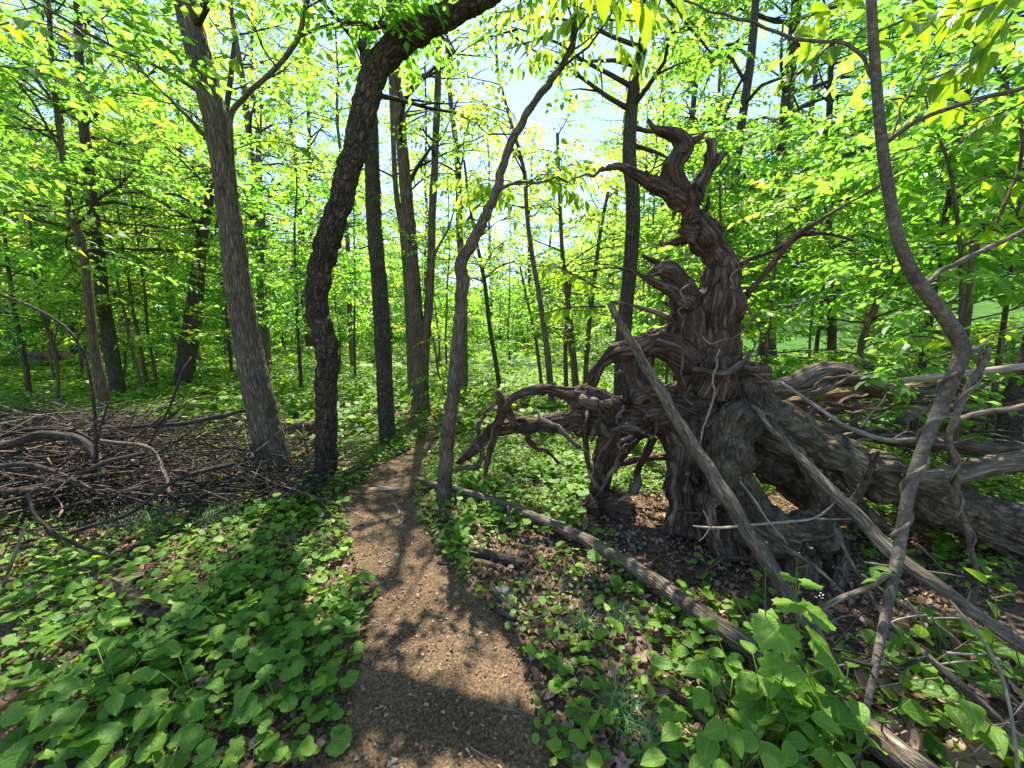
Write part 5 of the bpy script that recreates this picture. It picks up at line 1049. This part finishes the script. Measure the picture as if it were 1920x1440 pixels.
for i, (lab, pth, Y, n, lpx, hg) in enumerate([
    ('sunlit hanging leaves at the top centre, left bunch', [(1040, -90, 4), (1090, -40, 3), (1150, -15, 3), (1200, 5, 2)], 1.5, 12, 74, 1.5),
    ('sunlit hanging leaves at the top centre, right bunch', [(1120, -100, 4), (1170, -30, 3), (1225, -10, 3), (1275, -12, 2)], 1.5, 10, 66, 1.5),
    ('leafy twig at the top right corner, uppermost', [(1960, -60, 6), (1880, 0, 5), (1800, 25, 4), (1720, 40, 3)], (1.5, 1.6), 14, 80, .7),
    ('leafy twig at the top right hanging in front of the curved tree', [(1900, 20, 5), (1850, 90, 4), (1800, 125, 4), (1740, 150, 3)], (1.5, 1.6), 14, 84, .8),
    ('leafy twig beside the top of the curved near tree', [(1645, 60, 4), (1690, 40, 4), (1740, 20, 3), (1800, 0, 3)], 1.8, 13, 70, .6),
    ('leafy twig right of the curved near tree at upper level', [(1660, 190, 4), (1720, 180, 4), (1790, 190, 3), (1850, 215, 2)], 1.9, 14, 56, .6),
    ('leafy twig left of the curved near tree under the bowed limb', [(1560, 80, 3), (1530, 110, 3), (1500, 135, 3), (1460, 150, 2)], 1.9, 13, 50, .7),
    ('leafy twig along the bowed limb left of the near tree', [(1490, 70, 3), (1520, 30, 3), (1560, 5, 3), (1600, -20, 2)], 1.9, 12, 60, .6),
    ('leafy twig above the lawn right of the near tree', [(1760, 440, 3), (1800, 425, 3), (1850, 420, 3), (1890, 432, 2)], 1.9, 12, 52, .5),
    ('leafy twig with broad leaves at right below the long straight limb', [(1830, 340, 3), (1860, 330, 3), (1900, 335, 3), (1940, 350, 2)], 1.6, 8, 72, .9),
    ('leafy twig at the right edge beneath the top corner', [(1960, 150, 4), (1920, 190, 3), (1880, 210, 3), (1830, 230, 2)], 1.8, 13, 60, .7),
    ('leafy twig in front of the lawn beside the tree knot', [(1770, 640, 3), (1745, 632, 3), (1715, 630, 3), (1690, 628, 2)], 1.9, 7, 46, .7),
    ('leafy twig at the tree knot, right side', [(1830, 640, 3), (1860, 625, 3), (1890, 620, 3), (1920, 612, 2)], 1.9, 9, 46, .5),
    ('drooping leafy twig left of the dark trunk, above the leaning pole', [(1120, 540, 4), (1085, 520, 4), (1040, 500, 3), (990, 500, 2)], 3.3, 16, 44, 1.0),
    ('second drooping leafy twig just above the leaning pole tip', [(1135, 575, 4), (1090, 575, 3), (1050, 580, 3), (1010, 590, 2)], 3.2, 14, 40, 1.0),
    ('blurred leafy twig at the top left corner', [(-40, 60, 4), (30, 40, 4), (100, 50, 3), (170, 80, 2)], 2.4, 14, 62, .5),
    ('leafy twig under the top left corner', [(-40, 120, 4), (40, 130, 4), (120, 150, 3), (200, 190, 2)], 2.6, 14, 50, .5),
    ('leafy twig hanging from the forked dark limb of the stout tree', [(400, 110, 3), (425, 105, 3), (440, 115, 2)], 3.4, 5, 50, 1.3),
    ('leafy twig over the left trunks', [(100, 60, 3), (170, 95, 3), (230, 110, 3), (290, 150, 2)], 2.6, 14, 44, .5),
    ('long leafy twig at mid height on the far left', [(-30, 400, 4), (50, 395, 4), (130, 400, 3), (210, 425, 2)], 3.2, 18, 40, .5),
    ('leafy twig at left just above the brown trunk bend', [(120, 470, 3), (190, 440, 3), (260, 440, 3), (330, 460, 2)], 3.8, 16, 34, .5),
    ('leafy twig between the stout tree and the cherry, upper', [(440, 280, 3), (490, 265, 3), (540, 270, 2), (590, 290, 2)], 4.0, 14, 34, .6)]):
    hanging(lab, pth, Y, n, lpx, hg, seed=i)
# honeysuckle shoot at the lower right
hanging('yellow green shoot with paired oval leaves near the right edge', [(1850, 1290, 4), (1858, 1220, 4), (1870, 1150, 3), (1862, 1110, 2)], 1.25, 7, 52, .2, (2,), 'honeysuckle_sprout', 'stalk', 50)
hanging('small shoot with paired round leaves beside the near tree foot', [(1690, 1290, 3), (1700, 1240, 3), (1705, 1190, 2)], 1.35, 8, 34, .1, (2,), 'honeysuckle_sprout', 'stalk', 51)
hanging('pair of broad leaves on a twig left of the near tree', [(1680, 1080, 3), (1655, 1075, 3), (1640, 1085, 2)], 1.45, 3, 46, .1, (2,), 'honeysuckle_sprout', 'stalk', 52)
hanging('cluster of broad leaves in the bottom right corner', [(1905, 1420, 4), (1870, 1370, 4), (1820, 1330, 3), (1780, 1310, 2)], 1.2, 12, 74, .2, (0, 2), 'honeysuckle_sprout', 'stalk', 53)
hanging('bright cluster of oval leaves at the bottom left of the path', [(440, 1450, 3), (440, 1380, 3), (445, 1330, 2)], 1.3, 12, 52, .1, (2,), 'honeysuckle_sprout', 'stalk', 54)

# grass tufts
def tuft(label, px, py, n, L_, sp, seed, mat='grass'):
    gg = np.random.default_rng(seed); q = np.array(G(px, py)); b = MB()
    for i in range(n):
        a = gg.uniform(0, 6.28); l = L_ * gg.uniform(.5, 1.1); e = gg.uniform(.25, 1.0); o_ = gg.normal(0, sp, 2); w_ = .0016
        t_ = np.linspace(0, 1, 5); out = l * e * t_ ** 1.4; zz = l * (1 - .35 * e) * t_ - l * .55 * e * t_ ** 2.6
        C_ = np.column_stack([out * math.cos(a) + o_[0], out * math.sin(a) + o_[1], zz]); sdv = np.array([-math.sin(a), math.cos(a), .2]) * w_
        wd = (1 - t_ ** 2)[:, None] * 1.0 + .1; V = np.empty((10, 3)); V[0::2] = C_ - sdv * wd; V[1::2] = C_ + sdv * wd
        k = np.arange(4)[:, None] * 2; b.add(V, [np.hstack([k, k + 1, k + 3, k + 2])], var=gg.random())
    return tag(ob('grass_tuft', b.mesh('grass_tuft', M[mat]), loc=(q[0], q[1], q[2] - .01)), label, 'grass tuft')
tuft('bluish grass tuft right of the path, left of a pair', 1088, 1175, 130, .16, .03, 1); tuft('bluish grass tuft right of the path, right of a pair', 1165, 1165, 130, .17, .03, 2)
tuft('long bladed grass tuft at the bottom right of the path', 1165, 1345, 150, .24, .03, 3); tuft('dark grass tuft overhanging the left path edge', 625, 1135, 130, .17, .035, 4, 'herbs')
tuft('broad mound of long grass before the brush pile', 270, 985, 420, .34, .10, 5); tuft('second mound of long grass at the right end of the brush pile', 400, 975, 260, .28, .09, 6)
tuft('thin grass tuft among the plants at the bottom', 1215, 1400, 90, .2, .03, 7)

# ------------------------------------------------------------------ dead leaves, chips, stones
g = np.random.default_rng(808)
def curl(seed):
    gg = np.random.default_rng(seed); V, T = leaf6(1, .3, .3, .9); V = V + gg.normal(0, .05, V.shape); V[:, 0] -= .5; return V, T, V
CL = [curl(s) for s in range(5)]
X = g.uniform(-1.4, 1.4, 60000); Y = np.sqrt(g.uniform(.8 ** 2, 7 ** 2, 60000)); X *= Y
dz = np.clip(1.15 - cover(X, Y), .12, 1); dz = np.where(pathd(X, Y) < .95, .26, dz); k = g.random(60000) < dz * .85; x, y = X[k], Y[k]; n = len(x)
s = g.uniform(.016, .055, n) * np.where(pathd(x, y) < 1, .5, 1); z_ = H(x, y) + g.uniform(.004, .028, n)
tag(ob('leaf_litter', fastmesh('leaf_litter', CL, np.stack([x, y, z_], 1), upmat(n, g, s, .35), g.integers(0, 5, n), M['litter'], g.random(n))), 'brown dead leaves and scraps littering the forest floor', 'leaf litter', kind='stuff')
X = g.uniform(-1.0, 1.2, 60000); Y = np.sqrt(g.uniform(.8 ** 2, 6.5 ** 2, 60000)); X *= Y; pd = pathd(X, Y)
k = g.random(60000) < np.where(pd < 1.1, 1.3, np.where(X > 0, .5, .05)) * (.4 + .9 * np.clip(n2(X, Y, 2.2, 6) + .3, 0, 1)); x, y = X[k], Y[k]; n = len(x)
ch = []
for s_ in range(4):
    V = np.array([[-.5, -.3, 0], [.5, -.25, 0], [.45, .3, 0], [-.4, .28, 0], [-.4, -.2, .25], [.4, -.18, .3], [.35, .2, .22], [-.3, .2, .3]]) + g.normal(0, .07, (8, 3))
    T = np.array([[4, 5, 6], [4, 6, 7], [0, 1, 5], [0, 5, 4], [1, 2, 6], [1, 6, 5], [2, 3, 7], [2, 7, 6], [3, 0, 4], [3, 4, 7]]); ch.append((V, T, V))
me = fastmesh('wood_chips', ch, np.stack([x, y, H(x, y) + .007], 1), upmat(n, g, g.gamma(2.0, .0034, n) + .003, .15), g.integers(0, 4, n), M['chip'], g.random(n)); me.polygons.foreach_set('use_smooth', np.zeros(len(me.polygons), bool))
tag(ob('wood_chips', me), 'pale wood chips and crumbs strewn over the bare path', 'wood chips', kind='stuff')
tb = MB()
for i in range(700):
    Yq = math.sqrt(g.uniform(.9, 30)); Xq = g.uniform(-1.3, 1.3) * Yq
    if pathd(Xq, Yq) < 1 and g.random() < .75: continue
    a = g.uniform(0, 6.28); l = g.uniform(.05, .28); z0 = h1(Xq, Yq) + .012; dv = np.array([math.cos(a), math.sin(a), g.normal(0, .08)]) * l; p0 = np.array([Xq, Yq, z0])
    tb.tube([p0, p0 + dv * .5 + g.normal(0, .012, 3) * [1, 1, .3], p0 + dv], [.003, .0026, .0015], 4, spl=False, var=0)
tag(ob('twig_litter', tb.mesh('twig_litter', M['stick'])), 'small broken twigs scattered on the forest floor', 'twigs', kind='stuff')
def deadleaf(seed):
    gg = np.random.default_rng(seed); n = 22; th = np.linspace(0, 2 * np.pi, n, endpoint=False); r = .5 * (1 + .28 * np.cos(th * 5) + .1 * gg.normal(0, 1, n)); xx = r * np.cos(th) * 1.15; yy = r * np.sin(th) * .85
    V = [[0, 0, 0]] + [[a * f, b_ * f, 0] for f in (.5, 1) for a, b_ in zip(xx, yy)]; V = np.array(V); V[:, 2] = .55 * V[:, 1] ** 2 + .3 * V[:, 0] ** 2 + .07 * np.sin(V[:, 0] * 7 + seed) + gg.normal(0, .02, len(V))
    T = [[0, 1 + i, 1 + (i + 1) % n] for i in range(n)] + sum([[[1 + i, 1 + n + i, 1 + n + (i + 1) % n], [1 + i, 1 + n + (i + 1) % n, 1 + (i + 1) % n]] for i in range(n)], [])
    return mesh('dead_leaf', V, [np.array(T)], M['litter'], lc=V, var=np.full(len(V), .4))
DL = [deadleaf(s) for s in range(4)]
def dl(px, py, s, lab, grp):
    q = G(px, py); o = bpy.data.objects.new('dead_leaf', DL[int(g.integers(0, 4))]); COL.objects.link(o); o.location = (q.x, q.y, q.z + .02); o.scale = (s,) * 3
    o.rotation_euler = (g.normal(0, .3), g.normal(0, .3), g.uniform(0, 6.28)); tag(o, lab, 'dead leaf', grp)
dl(240, 1090, .17, 'large orange brown dead leaf on the plants at left, right one of two', None); dl(205, 1085, .13, 'brown dead leaf on the plants at left, left one of two', None)
for i in range(60): dl(g.uniform(1540, 1940), g.uniform(1230, 1500), g.uniform(.07, .14), 'large curled dead leaf in the bottom right corner', 'large dead leaves at the bottom right')
for i in range(90): dl(g.uniform(1020, 1560), g.uniform(1130, 1480), g.uniform(.035, .075), 'brown dead leaf in the litter beside the long pole', 'dead leaves beside the long pole')
def stone(px, py, s, lab, sq=(1, 1, .55), mat='stone'):
    gg = np.random.default_rng(int(px)); bm_ = []; n, m_ = 7, 10
    u_ = np.linspace(.15, np.pi - .15, n); v_ = np.linspace(0, 2 * np.pi, m_, endpoint=False); U, Vv_ = np.meshgrid(u_, v_, indexing='ij')
    X = np.stack([np.sin(U) * np.cos(Vv_), np.sin(U) * np.sin(Vv_), np.cos(U)], -1).reshape(-1, 3); X *= (1 + .25 * vn(X * 1.6 + px, 3))[:, None]; X = np.vstack([X, [0, 0, .95], [0, 0, -.95]]) * sq * s
    i = np.arange(n - 1)[:, None] * m_; j = np.arange(m_)[None]; Q = np.stack([i + j, i + m_ + j, i + m_ + (j + 1) % m_, i + (j + 1) % m_], -1).reshape(-1, 4); e = n * m_; jj = np.arange(m_)
    T = np.vstack([np.stack([jj * 0 + e, jj, (jj + 1) % m_], 1), np.stack([jj * 0 + e + 1, (n - 1) * m_ + (jj + 1) % m_, (n - 1) * m_ + jj], 1)])
    q = G(px, py); tag(ob('stone', mesh('stone', X, [Q, T], M[mat], var=np.zeros(len(X))), loc=(q.x, q.y, q.z + s * sq[2] * .35)), lab, 'stone')
M['stone'] = groundmat('pale_stone', [(.16, .14, .11), (.30, .265, .215), (.42, .38, .31)], None, None, 25, .5)
stone(943, 1108, .045, 'pale angular stone right of the path beside two sticks'); stone(998, 1233, .022, 'small tan stone beside the bottom stick, left of two'); stone(1022, 1241, .018, 'small tan stone beside the bottom stick, right of two')
stone(722, 918, .15, 'flat pale slab set into the path where it bends', (1.1, .32, .12)); stone(745, 1042, .022, 'small pale pebble on the middle of the path')
# red and white box at the road
q = Vector((P(1921, 493, 33.5)[0])); zz = h1(q.x, q.y); bx_ = empty('roadside_box', (q.x, q.y, zz), 'small red box with white side beside the road at the right edge', 'box')
def boxm(c, s): 
    V = np.array([[i, j, k] for i in (-.5, .5) for j in (-.5, .5) for k in (-.5, .5)]) * s + c; return V, np.array([[0, 1, 3, 2], [4, 6, 7, 5], [0, 4, 5, 1], [2, 3, 7, 6], [0, 2, 6, 4], [1, 5, 7, 3]])
M['red'] = leafmat('red_paint', (.5, .02, .03), (.5, .02, .03), (.5, .02, .03), (0, 0, 0), 0, .4); M['white'] = leafmat('white_paint', (.8, .8, .8), (.8, .8, .8), (.8, .8, .8), (0, 0, 0), 0, .4)
dz_ = max(.5, q.z - zz)
for nm, c_, s_, mt_ in (('body', (.1, 0, dz_), (.7, .6, .6), 'red'), ('side_panel', (-.3, 0, dz_ + .05), (.09, .7, .72), 'white'), ('post', (.05, 0, dz_ / 2 - .2), (.12, .12, dz_ - .2), 'white')):
    V, Q = boxm(np.array(c_), np.array(s_)); o = bpy.data.objects.new(nm, mesh(nm, V, [Q], M[mt_], var=np.zeros(8), smooth=False)); COL.objects.link(o); o.parent = bx_
